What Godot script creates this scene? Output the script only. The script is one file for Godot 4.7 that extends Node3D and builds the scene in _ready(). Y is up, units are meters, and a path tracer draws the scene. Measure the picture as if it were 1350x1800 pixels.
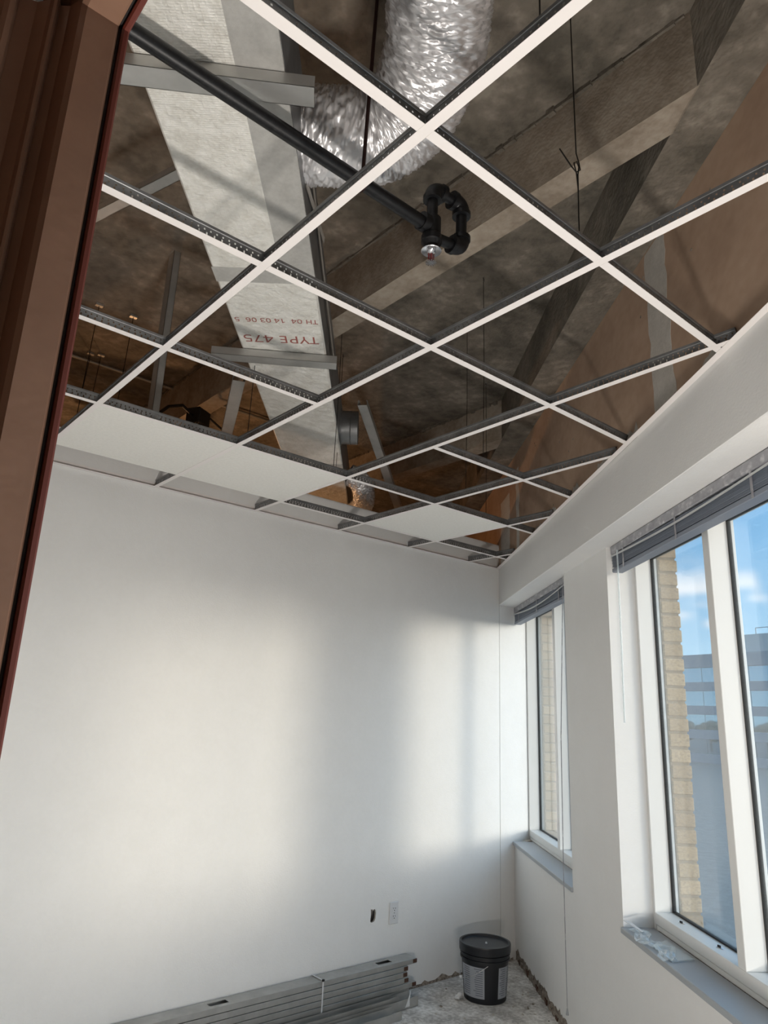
extends Node3D
# An office under renovation: bare ceiling grid below a concrete deck, windows along a slanted facade.
# World: x along the back wall, y up, -z towards the back wall; metres.

const CEIL := 2.70            # underside of the ceiling grid
const DECK := 3.71            # underside of the concrete slab
const RIB := 3.42             # underside of the concrete joists
const BACK := -2.7145         # face of the back wall
const G := 0.61               # grid module
const SLANT := Vector3(-0.616, 0, 0.788)     # along the window wall, from the corner towards the door
const OUTW := Vector3(0.788, 0, 0.616)       # out through the window wall
const GROUND := -3.7

var M := {}
var used := {}
var W := Transform3D()        # window wall frame: (along, up, -outward)
var rng := RandomNumberGenerator.new()

# ------------------------------------------------------------------ naming
func numbered(n: String) -> String:
	if not used.has(n):
		used[n] = 0
		return n
	used[n] += 1
	return "%s_%03d" % [n, used[n]]

func tag(o, label: String, category: String, group := ""):
	o.set_meta("label", label)
	o.set_meta("category", category)
	if group != "":
		o.set_meta("group", group)
	return o

func thing(called: String, label: String, category: String, group := "", t := Transform3D()):
	var o := Node3D.new()
	o.name = numbered(called)
	add_child(o)
	o.transform = t
	return tag(o, label, category, group)

func struct(called: String, label := "", t := Transform3D()):
	var o := Node3D.new()
	o.name = called
	add_child(o)
	o.transform = t
	o.set_meta("kind", "structure")
	if label != "":
		o.set_meta("label", label)
		o.set_meta("category", called.split("_")[0])
	return o

func put(st: SurfaceTool, called: String, m: Material, parent = null, label := ""):
	st.generate_normals()
	var mesh := st.commit()
	return put_mesh(mesh, called, m, parent, label)

func put_mesh(mesh: Mesh, called: String, m: Material, parent = null, label := ""):
	var o := MeshInstance3D.new()
	o.mesh = mesh
	o.material_override = m
	o.cast_shadow = GeometryInstance3D.SHADOW_CASTING_SETTING_ON
	if parent == null:
		o.name = numbered(called)
		add_child(o)
	else:
		o.name = called
		parent.add_child(o, true)
	if label != "":
		o.set_meta("label", label)
	return o

func struct_mesh(st: SurfaceTool, called: String, m: Material, label := ""):
	st.generate_normals()
	var o := MeshInstance3D.new()
	o.mesh = st.commit()
	o.material_override = m
	o.name = called
	add_child(o)
	o.set_meta("kind", "structure")
	if label != "":
		o.set_meta("label", label)
		o.set_meta("category", called.split("_")[0])
	return o

# ------------------------------------------------------------------ shapes
func mb() -> SurfaceTool:
	var st := SurfaceTool.new()
	st.begin(Mesh.PRIMITIVE_TRIANGLES)
	st.set_smooth_group(-1)
	return st

func tri(st, a: Vector3, b: Vector3, c: Vector3):
	st.add_vertex(a); st.add_vertex(b); st.add_vertex(c)

func quad(st, a: Vector3, b: Vector3, c: Vector3, d: Vector3):   # clockwise seen from the front
	tri(st, a, b, c)
	tri(st, a, c, d)

func box(st, a: Vector3, b: Vector3, t := Transform3D()):
	var p := []
	for k in 8:
		p.append(t * Vector3(b.x if k & 1 else a.x, b.y if k & 2 else a.y, b.z if k & 4 else a.z))
	quad(st, p[0], p[2], p[3], p[1])      # -z  (seen from -z)
	quad(st, p[4], p[5], p[7], p[6])
	quad(st, p[0], p[4], p[6], p[2])
	quad(st, p[1], p[3], p[7], p[5])
	quad(st, p[2], p[6], p[7], p[3])
	quad(st, p[0], p[1], p[5], p[4])

# box with chamfered edges
func bbox(st, a: Vector3, b: Vector3, c: float, t := Transform3D()):
	var mid := (a + b) * 0.5
	var h := (b - a) * 0.5
	var hi := h - Vector3(c, c, c)
	var face := func(u: int, v: int, w: int, s: float) -> Array:
		var out := []
		for q in [[-1, -1], [1, -1], [1, 1], [-1, 1]]:
			var p := Vector3()
			p[u] = q[0] * hi[u]
			p[v] = q[1] * hi[v]
			p[w] = s * h[w]
			out.append(p)
		return out
	var emit := func(pts: Array):
		var cen := Vector3()
		for p in pts:
			cen += p
		var n: Vector3 = (pts[1] - pts[0]).cross(pts[2] - pts[0])
		var q: Array = pts.duplicate()
		if n.dot(cen) > 0:
			q.reverse()
		for k in range(1, q.size() - 1):
			tri(st, t * (mid + q[0]), t * (mid + q[k]), t * (mid + q[k + 1]))
	for w in 3:
		for s in [-1.0, 1.0]:
			emit.call(face.call((w + 1) % 3, (w + 2) % 3, w, s))
	for w in 3:                                             # edges along axis w
		var u := (w + 1) % 3
		var v := (w + 2) % 3
		for su in [-1.0, 1.0]:
			for sv in [-1.0, 1.0]:
				var pts := []
				for q in [[-1, 0], [1, 0], [1, 1], [-1, 1]]:
					var p := Vector3()
					p[w] = q[0] * hi[w]
					p[u] = su * (h[u] if q[1] == 0 else hi[u])
					p[v] = sv * (hi[v] if q[1] == 0 else h[v])
					pts.append(p)
				emit.call(pts)
	for sx in [-1.0, 1.0]:
		for sy in [-1.0, 1.0]:
			for sz in [-1.0, 1.0]:
				emit.call([Vector3(sx * h.x, sy * hi.y, sz * hi.z), Vector3(sx * hi.x, sy * h.y, sz * hi.z), Vector3(sx * hi.x, sy * hi.y, sz * h.z)])

# plan polygon (x,z) as a slab between two heights
func slab(st, poly: PackedVector2Array, y0: float, y1: float):
	var idx := Geometry2D.triangulate_polygon(poly)
	for k in range(0, idx.size(), 3):
		var a := poly[idx[k]]
		var b := poly[idx[k + 1]]
		var c := poly[idx[k + 2]]
		if (b - a).cross(c - a) < 0:
			var s := b; b = c; c = s
		tri(st, Vector3(a.x, y1, a.y), Vector3(b.x, y1, b.y), Vector3(c.x, y1, c.y))
		tri(st, Vector3(a.x, y0, a.y), Vector3(c.x, y0, c.y), Vector3(b.x, y0, b.y))
	var area := 0.0
	for k in poly.size():
		area += poly[k].cross(poly[(k + 1) % poly.size()])
	for k in poly.size():
		var a := poly[k]
		var b := poly[(k + 1) % poly.size()]
		if area < 0:
			var s := b; b = a; a = s
		quad(st, Vector3(a.x, y0, a.y), Vector3(a.x, y1, a.y), Vector3(b.x, y1, b.y), Vector3(b.x, y0, b.y))

# upright polygon (u = local x, v = local y) with thickness from z0 to z1, in frame t
func plate(st, poly: PackedVector2Array, z0: float, z1: float, t := Transform3D()):
	var idx := Geometry2D.triangulate_polygon(poly)
	for k in range(0, idx.size(), 3):
		var a := poly[idx[k]]
		var b := poly[idx[k + 1]]
		var c := poly[idx[k + 2]]
		if (b - a).cross(c - a) > 0:
			var s := b; b = c; c = s
		tri(st, t * Vector3(a.x, a.y, z1), t * Vector3(b.x, b.y, z1), t * Vector3(c.x, c.y, z1))
		tri(st, t * Vector3(a.x, a.y, z0), t * Vector3(c.x, c.y, z0), t * Vector3(b.x, b.y, z0))
	var area := 0.0
	for k in poly.size():
		area += poly[k].cross(poly[(k + 1) % poly.size()])
	for k in poly.size():
		var a := poly[k]
		var b := poly[(k + 1) % poly.size()]
		if area > 0:
			var s := b; b = a; a = s
		quad(st, t * Vector3(a.x, a.y, z1), t * Vector3(a.x, a.y, z0), t * Vector3(b.x, b.y, z0), t * Vector3(b.x, b.y, z1))

func tube(st, pts: Array, r: float, sides := 8, caps := true):
	st.set_smooth_group(1)
	var rings := []
	var up := Vector3.UP
	for k in pts.size():
		var d: Vector3 = (pts[mini(k + 1, pts.size() - 1)] - pts[maxi(k - 1, 0)]).normalized()
		if absf(d.dot(up)) > 0.95:
			up = Vector3.RIGHT if absf(d.x) < 0.9 else Vector3.BACK
		var u := d.cross(up).normalized()
		var v := u.cross(d).normalized()
		up = v
		var ring := []
		for q in sides:
			var a := TAU * q / sides
			ring.append(pts[k] + (u * cos(a) + v * sin(a)) * r)
		rings.append(ring)
	for k in rings.size() - 1:
		for q in sides:
			var n := (q + 1) % sides
			quad(st, rings[k][q], rings[k][n], rings[k + 1][n], rings[k + 1][q])
	if caps:
		st.set_smooth_group(-1)
		for q in range(1, sides - 1):
			tri(st, rings[0][0], rings[0][q + 1], rings[0][q])
			tri(st, rings[-1][0], rings[-1][q], rings[-1][q + 1])
	st.set_smooth_group(-1)

# profile of [radius, height] turned about the y axis of t
func lathe(st, prof: Array, seg := 32, t := Transform3D(), smooth := false):
	for k in prof.size() - 1:
		st.set_smooth_group(1 if smooth else k + 1)
		for q in seg:
			var a := TAU * q / seg
			var b := TAU * (q + 1) / seg
			var p0 := Vector3(cos(a) * prof[k][0], prof[k][1], sin(a) * prof[k][0])
			var p1 := Vector3(cos(b) * prof[k][0], prof[k][1], sin(b) * prof[k][0])
			var p2 := Vector3(cos(b) * prof[k + 1][0], prof[k + 1][1], sin(b) * prof[k + 1][0])
			var p3 := Vector3(cos(a) * prof[k + 1][0], prof[k + 1][1], sin(a) * prof[k + 1][0])
			if prof[k][0] > 1e-5:
				tri(st, t * p0, t * p2, t * p1)
			if prof[k + 1][0] > 1e-5:
				tri(st, t * p0, t * p3, t * p2)
	st.set_smooth_group(-1)

# closed or open 2D section (x,y) swept straight along -> z from z0 to z1 in frame t; open sections get thickness th
func channel(st, sec: Array, th: float, z0: float, z1: float, t := Transform3D()):
	for k in sec.size() - 1:
		var a: Vector2 = sec[k]
		var b: Vector2 = sec[k + 1]
		var d := (b - a).normalized()
		var n := Vector2(-d.y, d.x) * th
		var e := d * th * 0.5
		a -= e
		b += e
		var p := [a - n * 0.5, b - n * 0.5, b + n * 0.5, a + n * 0.5]
		var lo := []
		var hi := []
		for q in p:
			lo.append(t * Vector3(q.x, q.y, z0))
			hi.append(t * Vector3(q.x, q.y, z1))
		for q in 4:
			var m := (q + 1) % 4
			quad(st, lo[q], hi[q], hi[m], lo[m])
		quad(st, lo[0], lo[1], lo[2], lo[3])
		quad(st, hi[3], hi[2], hi[1], hi[0])

func ball(st, c: Vector3, r: Vector3, seg := 12, rough := 0.0, noise: FastNoiseLite = null):
	st.set_smooth_group(1)
	var g := []
	for a in seg + 1:
		var row := []
		for b in seg * 2:
			var th := PI * a / seg
			var ph := TAU * b / (seg * 2)
			var d := Vector3(sin(th) * cos(ph), cos(th), sin(th) * sin(ph))
			var k := 1.0
			if noise:
				k += rough * noise.get_noise_3dv(c + d * r)
			row.append(c + d * r * k)
		g.append(row)
	for a in seg:
		for b in seg * 2:
			var n := (b + 1) % (seg * 2)
			quad(st, g[a][b], g[a][n], g[a + 1][n], g[a + 1][b])
	st.set_smooth_group(-1)

func look(from: Vector3, to: Vector3, up := Vector3.UP) -> Transform3D:   # local z from -> to
	var z := (to - from).normalized()
	if absf(z.dot(up)) > 0.98:
		up = Vector3.RIGHT
	var x := up.cross(z).normalized()
	return Transform3D(Basis(x, z.cross(x).normalized(), z), from)

# ------------------------------------------------------------------ materials
func noise(f: float, s: int, oct := 4) -> FastNoiseLite:
	var n := FastNoiseLite.new()
	n.seed = s
	n.frequency = f
	n.fractal_octaves = oct
	n.noise_type = FastNoiseLite.TYPE_SIMPLEX_SMOOTH
	return n

# colour texture out of a broad and a fine noise running through a ramp of colours
func tex(cols: Array, f1: float, f2: float, mixing: float, s: int, contrast := 1.6, size := 512) -> ImageTexture:
	var a := noise(f1, s, 5).get_seamless_image(size, size)
	var b := noise(f2, s + 7, 4).get_seamless_image(size, size)
	var im := Image.create(size, size, false, Image.FORMAT_RGB8)
	for y in size:
		for x in size:
			var v := lerpf(a.get_pixel(x, y).r, b.get_pixel(x, y).r, mixing)
			v = clampf((v - 0.5) * contrast + 0.5, 0.0, 0.999) * (cols.size() - 1)
			var k := int(v)
			im.set_pixel(x, y, cols[k].lerp(cols[k + 1], v - k))
	return ImageTexture.create_from_image(im)

func bump(f1: float, f2: float, mixing: float, s: int, strength: float, size := 512) -> ImageTexture:
	var a := noise(f1, s, 5).get_seamless_image(size, size)
	var b := noise(f2, s + 7, 3).get_seamless_image(size, size)
	var im := Image.create(size, size, false, Image.FORMAT_RGB8)
	for y in size:
		for x in size:
			var v := lerpf(a.get_pixel(x, y).r, b.get_pixel(x, y).r, mixing)
			im.set_pixel(x, y, Color(v, v, v))
	im.bump_map_to_normal_map(strength)
	return ImageTexture.create_from_image(im)

func mat(c: Color, rough: float, metal := 0.0) -> StandardMaterial3D:
	var m := StandardMaterial3D.new()
	m.albedo_color = c
	m.roughness = rough
	m.metallic = metal
	return m

func skin(m: StandardMaterial3D, t: Texture2D, scale: float, nrm: Texture2D = null, depth := 1.0, world := true) -> StandardMaterial3D:
	if t:
		m.albedo_texture = t
	if nrm:
		m.normal_enabled = true
		m.normal_texture = nrm
		m.normal_scale = depth
	m.uv1_triplanar = true
	m.uv1_world_triplanar = world
	m.uv1_scale = Vector3(scale, scale, scale)
	return m

func materials():
	var fine := bump(0.03, 0.2, 0.5, 11, 3.0)
	M.paint = skin(mat(Color(1, 1, 1), 0.62), tex([Color(0.899, 0.899, 0.893), Color(0.909, 0.909, 0.904)], 0.01, 0.06, 0.4, 3, 2.2), 0.9, fine, 0.12)
	M.soffit_paint = skin(mat(Color(1, 1, 1), 0.7), tex([Color(0.885, 0.885, 0.88), Color(0.895, 0.895, 0.89)], 0.01, 0.06, 0.4, 4, 2.2), 0.9, fine, 0.12)
	M.paper = skin(mat(Color(1, 1, 1), 0.9), tex([Color(0.63, 0.525, 0.445), Color(0.68, 0.575, 0.49), Color(0.715, 0.615, 0.53)], 0.008, 0.05, 0.35, 21, 2.0), 0.7)
	M.mud = skin(mat(Color(1, 1, 1), 0.9), tex([Color(0.70, 0.68, 0.65), Color(0.78, 0.76, 0.73)], 0.02, 0.1, 0.5, 23, 2.0), 1.3)
	M.concrete = skin(mat(Color(1, 1, 1), 0.92), tex([Color(0.36, 0.34, 0.305), Color(0.43, 0.405, 0.365), Color(0.47, 0.44, 0.40), Color(0.56, 0.53, 0.485)], 0.010, 0.05, 0.4, 31, 2.0), 0.55, bump(0.02, 0.15, 0.5, 33, 5.0), 0.5)
	M.joist = skin(mat(Color(1, 1, 1), 0.9), tex([Color(0.53, 0.485, 0.43), Color(0.60, 0.555, 0.50), Color(0.65, 0.61, 0.555)], 0.012, 0.08, 0.4, 37, 2.0), 0.6, fine, 0.3)
	M.floor = skin(mat(Color(1, 1, 1), 0.85), tex([Color(0.67, 0.655, 0.64), Color(0.78, 0.77, 0.755), Color(0.84, 0.83, 0.815), Color(0.93, 0.925, 0.915)], 0.012, 0.07, 0.5, 41, 2.4), 0.9, bump(0.03, 0.15, 0.5, 43, 4.0), 0.5)
	M.tile = skin(mat(Color(1, 1, 1), 0.9), tex([Color(0.90, 0.895, 0.875), Color(0.935, 0.93, 0.91)], 0.05, 0.2, 0.5, 51, 2.0), 2.0, fine, 0.2)
	M.tee = mat(Color(0.92, 0.90, 0.89), 0.45)
	M.galv = skin(mat(Color(1, 1, 1), 0.42, 0.7), tex([Color(0.46, 0.465, 0.47), Color(0.53, 0.535, 0.54), Color(0.59, 0.595, 0.60)], 0.01, 0.04, 0.3, 61, 1.6), 1.5)
	M.stud = skin(mat(Color(1, 1, 1), 0.42, 0.65), tex([Color(0.66, 0.66, 0.65), Color(0.70, 0.70, 0.69), Color(0.74, 0.74, 0.73)], 0.01, 0.04, 0.3, 63, 1.6), 1.0)
	M.track = M.stud
	M.darkstud = M.stud
	M.black_pipe = skin(mat(Color(1, 1, 1), 0.42, 0.25), tex([Color(0.04, 0.045, 0.055), Color(0.065, 0.07, 0.085), Color(0.12, 0.12, 0.125)], 0.02, 0.1, 0.4, 71, 2.2), 4.0, fine, 0.3)
	M.chrome = mat(Color(0.85, 0.85, 0.86), 0.22, 1.0)
	M.red = mat(Color(0.42, 0.05, 0.06), 0.35)
	M.rod = mat(Color(0.16, 0.07, 0.06), 0.6, 0.3)
	M.wire = mat(Color(0.12, 0.11, 0.10), 0.5, 0.5)
	M.ink = mat(Color(0.62, 0.36, 0.33), 0.7)
	# foil facing with its reinforcing threads
	var sz := 512
	var crinkle := noise(0.018, 81, 4).get_seamless_image(sz, sz)
	var im := Image.create(sz, sz, false, Image.FORMAT_RGB8)
	for y in sz:
		for x in sz:
			var v := crinkle.get_pixel(x, y).r * 0.9
			if y % 8 < 2:
				v += 0.10
			if x % 16 < 2:
				v += 0.05
			im.set_pixel(x, y, Color(v, v, v))
	im.bump_map_to_normal_map(7.0)
	var threads := ImageTexture.create_from_image(im)
	M.foil = skin(mat(Color(1, 1, 1), 0.42, 0.14), tex([Color(0.87, 0.86, 0.83), Color(0.92, 0.915, 0.89), Color(0.95, 0.945, 0.925)], 0.01, 0.05, 0.35, 83, 1.8), 2.2, threads, 1.0, false)
	M.tape = skin(mat(Color(1, 1, 1), 0.5, 0.3), tex([Color(0.70, 0.695, 0.68), Color(0.76, 0.755, 0.74)], 0.01, 0.05, 0.4, 85, 2.0), 2.0, fine, 0.3, false)
	M.flex = mat(Color(0.88, 0.875, 0.88), 0.36, 0.6)
	M.duct_side = M.galv
	M.frame_alu = mat(Color(0.90, 0.90, 0.89), 0.42)
	M.frame_front = M.frame_alu
	M.gasket = mat(Color(0.035, 0.04, 0.045), 0.6)
	M.sill = mat(Color(0.66, 0.68, 0.70), 0.4)
	M.blind = mat(Color(0.50, 0.53, 0.58), 0.5)
	M.headrail = skin(mat(Color(1, 1, 1), 0.55, 0.2), tex([Color(0.56, 0.56, 0.58), Color(0.62, 0.62, 0.64), Color(0.64, 0.64, 0.66), Color(0.88, 0.88, 0.88)], 0.01, 0.03, 0.4, 91, 2.0), 2.0)
	var glass := mat(Color(0.86, 0.93, 0.95, 0.10), 0.03)
	glass.transparency = BaseMaterial3D.TRANSPARENCY_ALPHA
	M.glass = glass
	var clear := mat(Color(0.88, 0.93, 0.95, 0.42), 0.12)
	clear.transparency = BaseMaterial3D.TRANSPARENCY_ALPHA
	M.clear = clear
	M.bricks = []
	for k in 4:
		var c: Color = [Color(0.67, 0.57, 0.43), Color(0.63, 0.53, 0.40), Color(0.70, 0.60, 0.46), Color(0.65, 0.55, 0.415)][k]
		M.bricks.append(skin(mat(Color(1, 1, 1), 0.95), tex([c.darkened(0.38), c.darkened(0.06), c, c.lightened(0.08)], 0.05, 0.18, 0.5, 100 + k, 2.4, 256), 6.0, fine, 0.5))
	M.mortar = mat(Color(0.55, 0.48, 0.38), 0.95)
	M.door_paint = skin(mat(Color(1, 1, 1), 0.33), tex([Color(0.44, 0.335, 0.275), Color(0.475, 0.365, 0.30)], 0.01, 0.05, 0.4, 111, 2.0), 1.0, fine, 0.06)
	M.door_seal = mat(Color(0.33, 0.13, 0.09), 0.5)
	M.seal_dark = mat(Color(0.06, 0.03, 0.03), 0.7)
	M.bucket = mat(Color(0.065, 0.08, 0.105), 0.42)
	M.bucket_label = mat(Color(0.60, 0.62, 0.65), 0.6)
	M.label_print = mat(Color(0.36, 0.38, 0.42), 0.6)
	M.plate = mat(Color(0.84, 0.845, 0.85), 0.35)
	M.slot = mat(Color(0.10, 0.10, 0.11), 0.6)
	M.rust = mat(Color(0.30, 0.20, 0.15), 0.7)
	M.board = skin(mat(Color(1, 1, 1), 0.85), tex([Color(0.44, 0.36, 0.30), Color(0.54, 0.45, 0.38)], 0.01, 0.06, 0.4, 121, 2.0), 1.0)
	M.cable = mat(Color(0.06, 0.055, 0.05), 0.55)
	M.strap = mat(Color(0.85, 0.86, 0.87), 0.5)
	M.raw = skin(mat(Color(1, 1, 1), 0.95), tex([Color(0.36, 0.32, 0.29), Color(0.56, 0.52, 0.48), Color(0.66, 0.63, 0.59)], 0.03, 0.1, 0.5, 131, 2.6), 2.0)
	M.asphalt = skin(mat(Color(1, 1, 1), 0.95), tex([Color(0.40, 0.395, 0.385), Color(0.46, 0.455, 0.44), Color(0.52, 0.51, 0.495)], 0.03, 0.2, 0.5, 141, 2.2), 0.12)
	M.spandrel = skin(mat(Color(1, 1, 1), 0.9), tex([Color(0.55, 0.57, 0.60), Color(0.60, 0.62, 0.65)], 0.01, 0.1, 0.5, 143, 2.0), 0.1)
	M.ribbon_glass = mat(Color(0.60, 0.72, 0.78), 0.04, 0.85)
	M.penthouse = mat(Color(0.74, 0.74, 0.73), 0.7)
	M.leaf = skin(mat(Color(1, 1, 1), 0.9), tex([Color(0.10, 0.15, 0.08), Color(0.20, 0.27, 0.14)], 0.05, 0.2, 0.5, 145, 2.2), 0.5)
	M.bark = mat(Color(0.22, 0.17, 0.13), 0.95)
	M.lamp = mat(Color(1, 0.85, 0.6), 0.5)
	M.lamp.emission_enabled = true
	M.lamp.emission = Color(1.0, 0.72, 0.42)
	M.lamp.emission_energy_multiplier = 4.0
	M.flood = mat(Color(1, 0.96, 0.9), 0.5)
	M.flood.emission_enabled = true
	M.flood.emission = Color(1.0, 0.95, 0.88)
	M.flood.emission_energy_multiplier = 2.0
	M.brass = mat(Color(0.5, 0.38, 0.2), 0.4, 0.8)

# ------------------------------------------------------------------ camera, sky, sun
func sky_image() -> Image:
	var w := 1024
	var h := 512
	var im := Image.create(w, h, false, Image.FORMAT_RGBF)
	var toward := Vector3(0.343, 0.087, 0.935).normalized()
	var cl := noise(1.9, 5, 5)
	for y in h:
		for x in w:
			var el := (0.5 - (y + 0.5) / h) * PI
			var az := ((x + 0.5) / w) * TAU            # Godot panorama: u = atan2(x, -z) / TAU
			var d := Vector3(sin(az) * cos(el), sin(el), -cos(az) * cos(el))
			var up := clampf(d.y, 0.0, 1.0)
			var t := pow(1.0 - up, 5.0)
			var c := Vector3(0.0, 0.15, 0.38).lerp(Vector3(0.30, 0.45, 0.53), t)
			# fair-weather clouds in a low belt
			var n := cl.get_noise_3d(d.x * 1.6, d.y * 5.5, d.z * 1.6) + 0.5 * cl.get_noise_3d(d.x * 4.0 + 9.0, d.y * 13.0, d.z * 4.0)
			var belt := exp(-pow((rad_to_deg(el) - 8.0) / 2.6, 2.0))
			var k := smoothstep(0.10, 0.30, n * 0.9 + belt * 0.42 - 0.14) * minf(belt * 1.6, 1.0)
			if el <= 0.0:
				k = 0.0
			c = c.lerp(Vector3(0.54, 0.54, 0.55), k * 0.95)
			# haze round the low sun
			var ang := rad_to_deg(acos(clampf(d.dot(toward), -1.0, 1.0)))
			var glow := 2.0 * exp(-pow(ang / 14.0, 2.0)) + 3.2 * exp(-ang / 26.0)
			c += Vector3(1.0, 0.955, 0.86).lerp(Vector3(0.6, 0.95, 1.15), smoothstep(12.0, 70.0, ang)) * glow
			if el <= 0.0:
				c = Vector3(0.30, 0.30, 0.31)
			im.set_pixel(x, y, Color(c.x, c.y, c.z))
	return im

func setting():
	var cam := Camera3D.new()
	cam.name = "camera"
	add_child(cam)
	cam.transform = Transform3D(Basis(Vector3(0.758197, 0.039786, 0.650811), Vector3(-0.207108, 0.961141, 0.182524), Vector3(-0.618259, -0.273177, 0.736974)).orthonormalized(), Vector3(-0.7733, 1.5882, 0.8429))
	cam.fov = 71.735
	cam.near = 0.02
	cam.far = 2000.0
	cam.current = true
	var we := WorldEnvironment.new()
	we.name = "world_environment"
	var e := Environment.new()
	e.background_mode = Environment.BG_SKY
	var sky := Sky.new()
	var pm := PanoramaSkyMaterial.new()
	pm.panorama = ImageTexture.create_from_image(sky_image())
	sky.sky_material = pm
	e.sky = sky
	e.tonemap_mode = Environment.TONE_MAPPER_LINEAR
	e.tonemap_exposure = 2.0
	e.sdfgi_enabled = true
	e.ssao_enabled = true
	e.ssil_enabled = true
	we.environment = e
	add_child(we)
	# low sun veiled by haze: broad, so its shadows on the wall are soft
	var sun := DirectionalLight3D.new()
	sun.name = "sun"
	add_child(sun)
	sun.transform = Transform3D(Basis.looking_at(-Vector3(0.343, 0.087, 0.935).normalized()), Vector3(3, 3, 8))
	sun.light_color = Color(1.0, 0.95, 0.86)
	sun.light_energy = 0.20
	sun.light_angular_distance = 14.0
	sun.shadow_enabled = true

# ------------------------------------------------------------------ structure
func wt(s: float, y: float, o: float) -> Vector3:
	return W * Vector3(s, y, -o)

func wbox(st, s0: float, s1: float, o0: float, o1: float, y0: float, y1: float):
	box(st, Vector3(s0, y0, -o1), Vector3(s1, y1, -o0), W)

func facade_x(z: float, o: float) -> float:
	return 3.40 + (o - (z - BACK) * 0.616) / 0.788

func structure():
	var plan := PackedVector2Array([Vector2(-2.5, -7.0), Vector2(facade_x(-7.0, 0.46), -7.0), Vector2(facade_x(1.9, 0.46), 1.9), Vector2(-2.5, 1.9)])
	var st := mb()
	slab(st, plan, -0.30, 0.0)
	struct_mesh(st, "floor", M.floor, "bare dusty concrete floor splashed with joint compound")
	st = mb()
	slab(st, plan, DECK, DECK + 0.2)
	struct_mesh(st, "ceiling", M.concrete, "bare stained concrete deck above the ceiling grid")
	# joists cast under the deck, running towards the back wall
	var jn := noise(9.0, 201, 3)
	for k in 5:
		var x0: float = -0.77 + 1.745 * (k - 1)
		var x1 := x0 + 0.115
		var zf := minf(1.9, BACK + ((3.40 - x1) * 0.788 - 0.155) / 0.616)
		var ze := minf(1.9, BACK + ((3.40 - x0) * 0.788 - 0.155) / 0.616)
		var zb := -7.0
		if x1 > 7.0:
			continue
		st = mb()
		slab(st, PackedVector2Array([Vector2(x0, zb), Vector2(x1, zb), Vector2(x1, zf), Vector2(x0, ze)]), RIB, DECK)
		var ripple := mb()                            # ragged bead of grout along the top of the joist
		var z := zb
		while z < ze - 0.05:
			var a := 0.006 + 0.020 * absf(jn.get_noise_2d(z * 3.0, k))
			box(ripple, Vector3(x0 - a, DECK - a * 1.3, z), Vector3(x0 + 0.004, DECK + 0.002, z + 0.031))
			z += 0.03
		var j = struct_mesh(st, "trim_%d" % (k + 11), M.joist, "concrete joist under the deck running towards the back wall")
		j.set_meta("group", "concrete joists under the deck")
		put(ripple, "grout_bead", M.concrete, j)
	# edge beam along the window wall
	st = mb()
	wbox(st, -5.4, 5.8, -0.16, 0.46, RIB, DECK)
	struct_mesh(st, "trim_20", M.concrete, "concrete edge beam above the brown drywall band")
	# unpainted drywall band over the soffit
	st = mb()
	wbox(st, -5.4, 5.8, 0.0, 0.46, CEIL + 0.012, RIB)
	var band = struct_mesh(st, "wall_upper_right", M.paper, "unpainted brown drywall band above the soffit")
	for q in [[2.94, 3.115, 2.71, 3.41, 1], [0.10, 0.40, 2.71, 3.2, 2], [0.62, 0.70, 2.71, 3.3, 3], [4.3, 4.45, 2.71, 3.4, 4]]:
		var poly := PackedVector2Array()
		var e := noise(2.2, q[4] * 13, 2)
		for k in 15:
			poly.append(Vector2(q[0] + 0.02 * e.get_noise_1d(k * 1.1), lerpf(q[2], q[3], k / 14.0)))
		for k in range(14, -1, -1):
			poly.append(Vector2(q[1] + 0.022 * e.get_noise_1d(k * 1.1 + 40), lerpf(q[2], q[3], k / 14.0)))
		st = mb()
		plate(st, poly, 0.0, 0.0015, W)
		put(st, "joint_compound_strip", M.mud, band, "pale strip of joint compound")
	for q in [[1.86, 0.05], [2.28, 0.04], [2.62, 0.055], [1.45, 0.05], [1.12, 0.04], [3.3, 0.05]]:
		var poly := PackedVector2Array()
		for k in 9:
			poly.append(Vector2(q[0] + k * 0.02, CEIL + 0.012 + (0.0 if k % 8 == 0 else q[1] * rng.randf_range(0.25, 1.0))))
		st = mb()
		plate(st, poly, 0.0, 0.0015, W)
		put(st, "compound_smear", M.mud, band)
	for k in 26:
		st = mb()
		var p := Vector3(rng.randf_range(0.6, 4.6), rng.randf_range(2.75, 3.38), 0.0)
		lathe(st, [[0.0, 0.0015], [0.005, 0.0012], [0.006, 0.0]], 8, W * Transform3D(Basis(Vector3.RIGHT, PI / 2), p))
		put(st, "screw_head", M.raw, band)
	# white soffit over the windows
	st = mb()
	bbox(st, Vector3(-5.4, 2.42, -0.46), Vector3(5.8, CEIL + 0.012, 0.0), 0.003, W)
	struct_mesh(st, "wall_soffit", M.soffit_paint, "white painted drywall soffit over the windows")
	# wall below the sills: raw board, and a painted skin torn ragged along the floor
	st = mb()
	wbox(st, -5.4, 5.8, 0.126, 0.46, 0.0, 0.735)
	var low = struct_mesh(st, "wall_right", M.raw, "white drywall below the window sills with its base torn off")
	var poly2 := PackedVector2Array([Vector2(5.7, 2.42), Vector2(5.50, 2.42), Vector2(5.50, 0.735), Vector2(4.10, 0.735), Vector2(4.10, 2.42), Vector2(3.46, 2.42), Vector2(3.46, 0.735), Vector2(2.01, 0.735), Vector2(2.01, 2.42), Vector2(1.29, 2.42), Vector2(1.29, 0.735), Vector2(-0.12, 0.735)])
	var rag := noise(7.0, 301, 3)
	var s := -0.12
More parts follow.
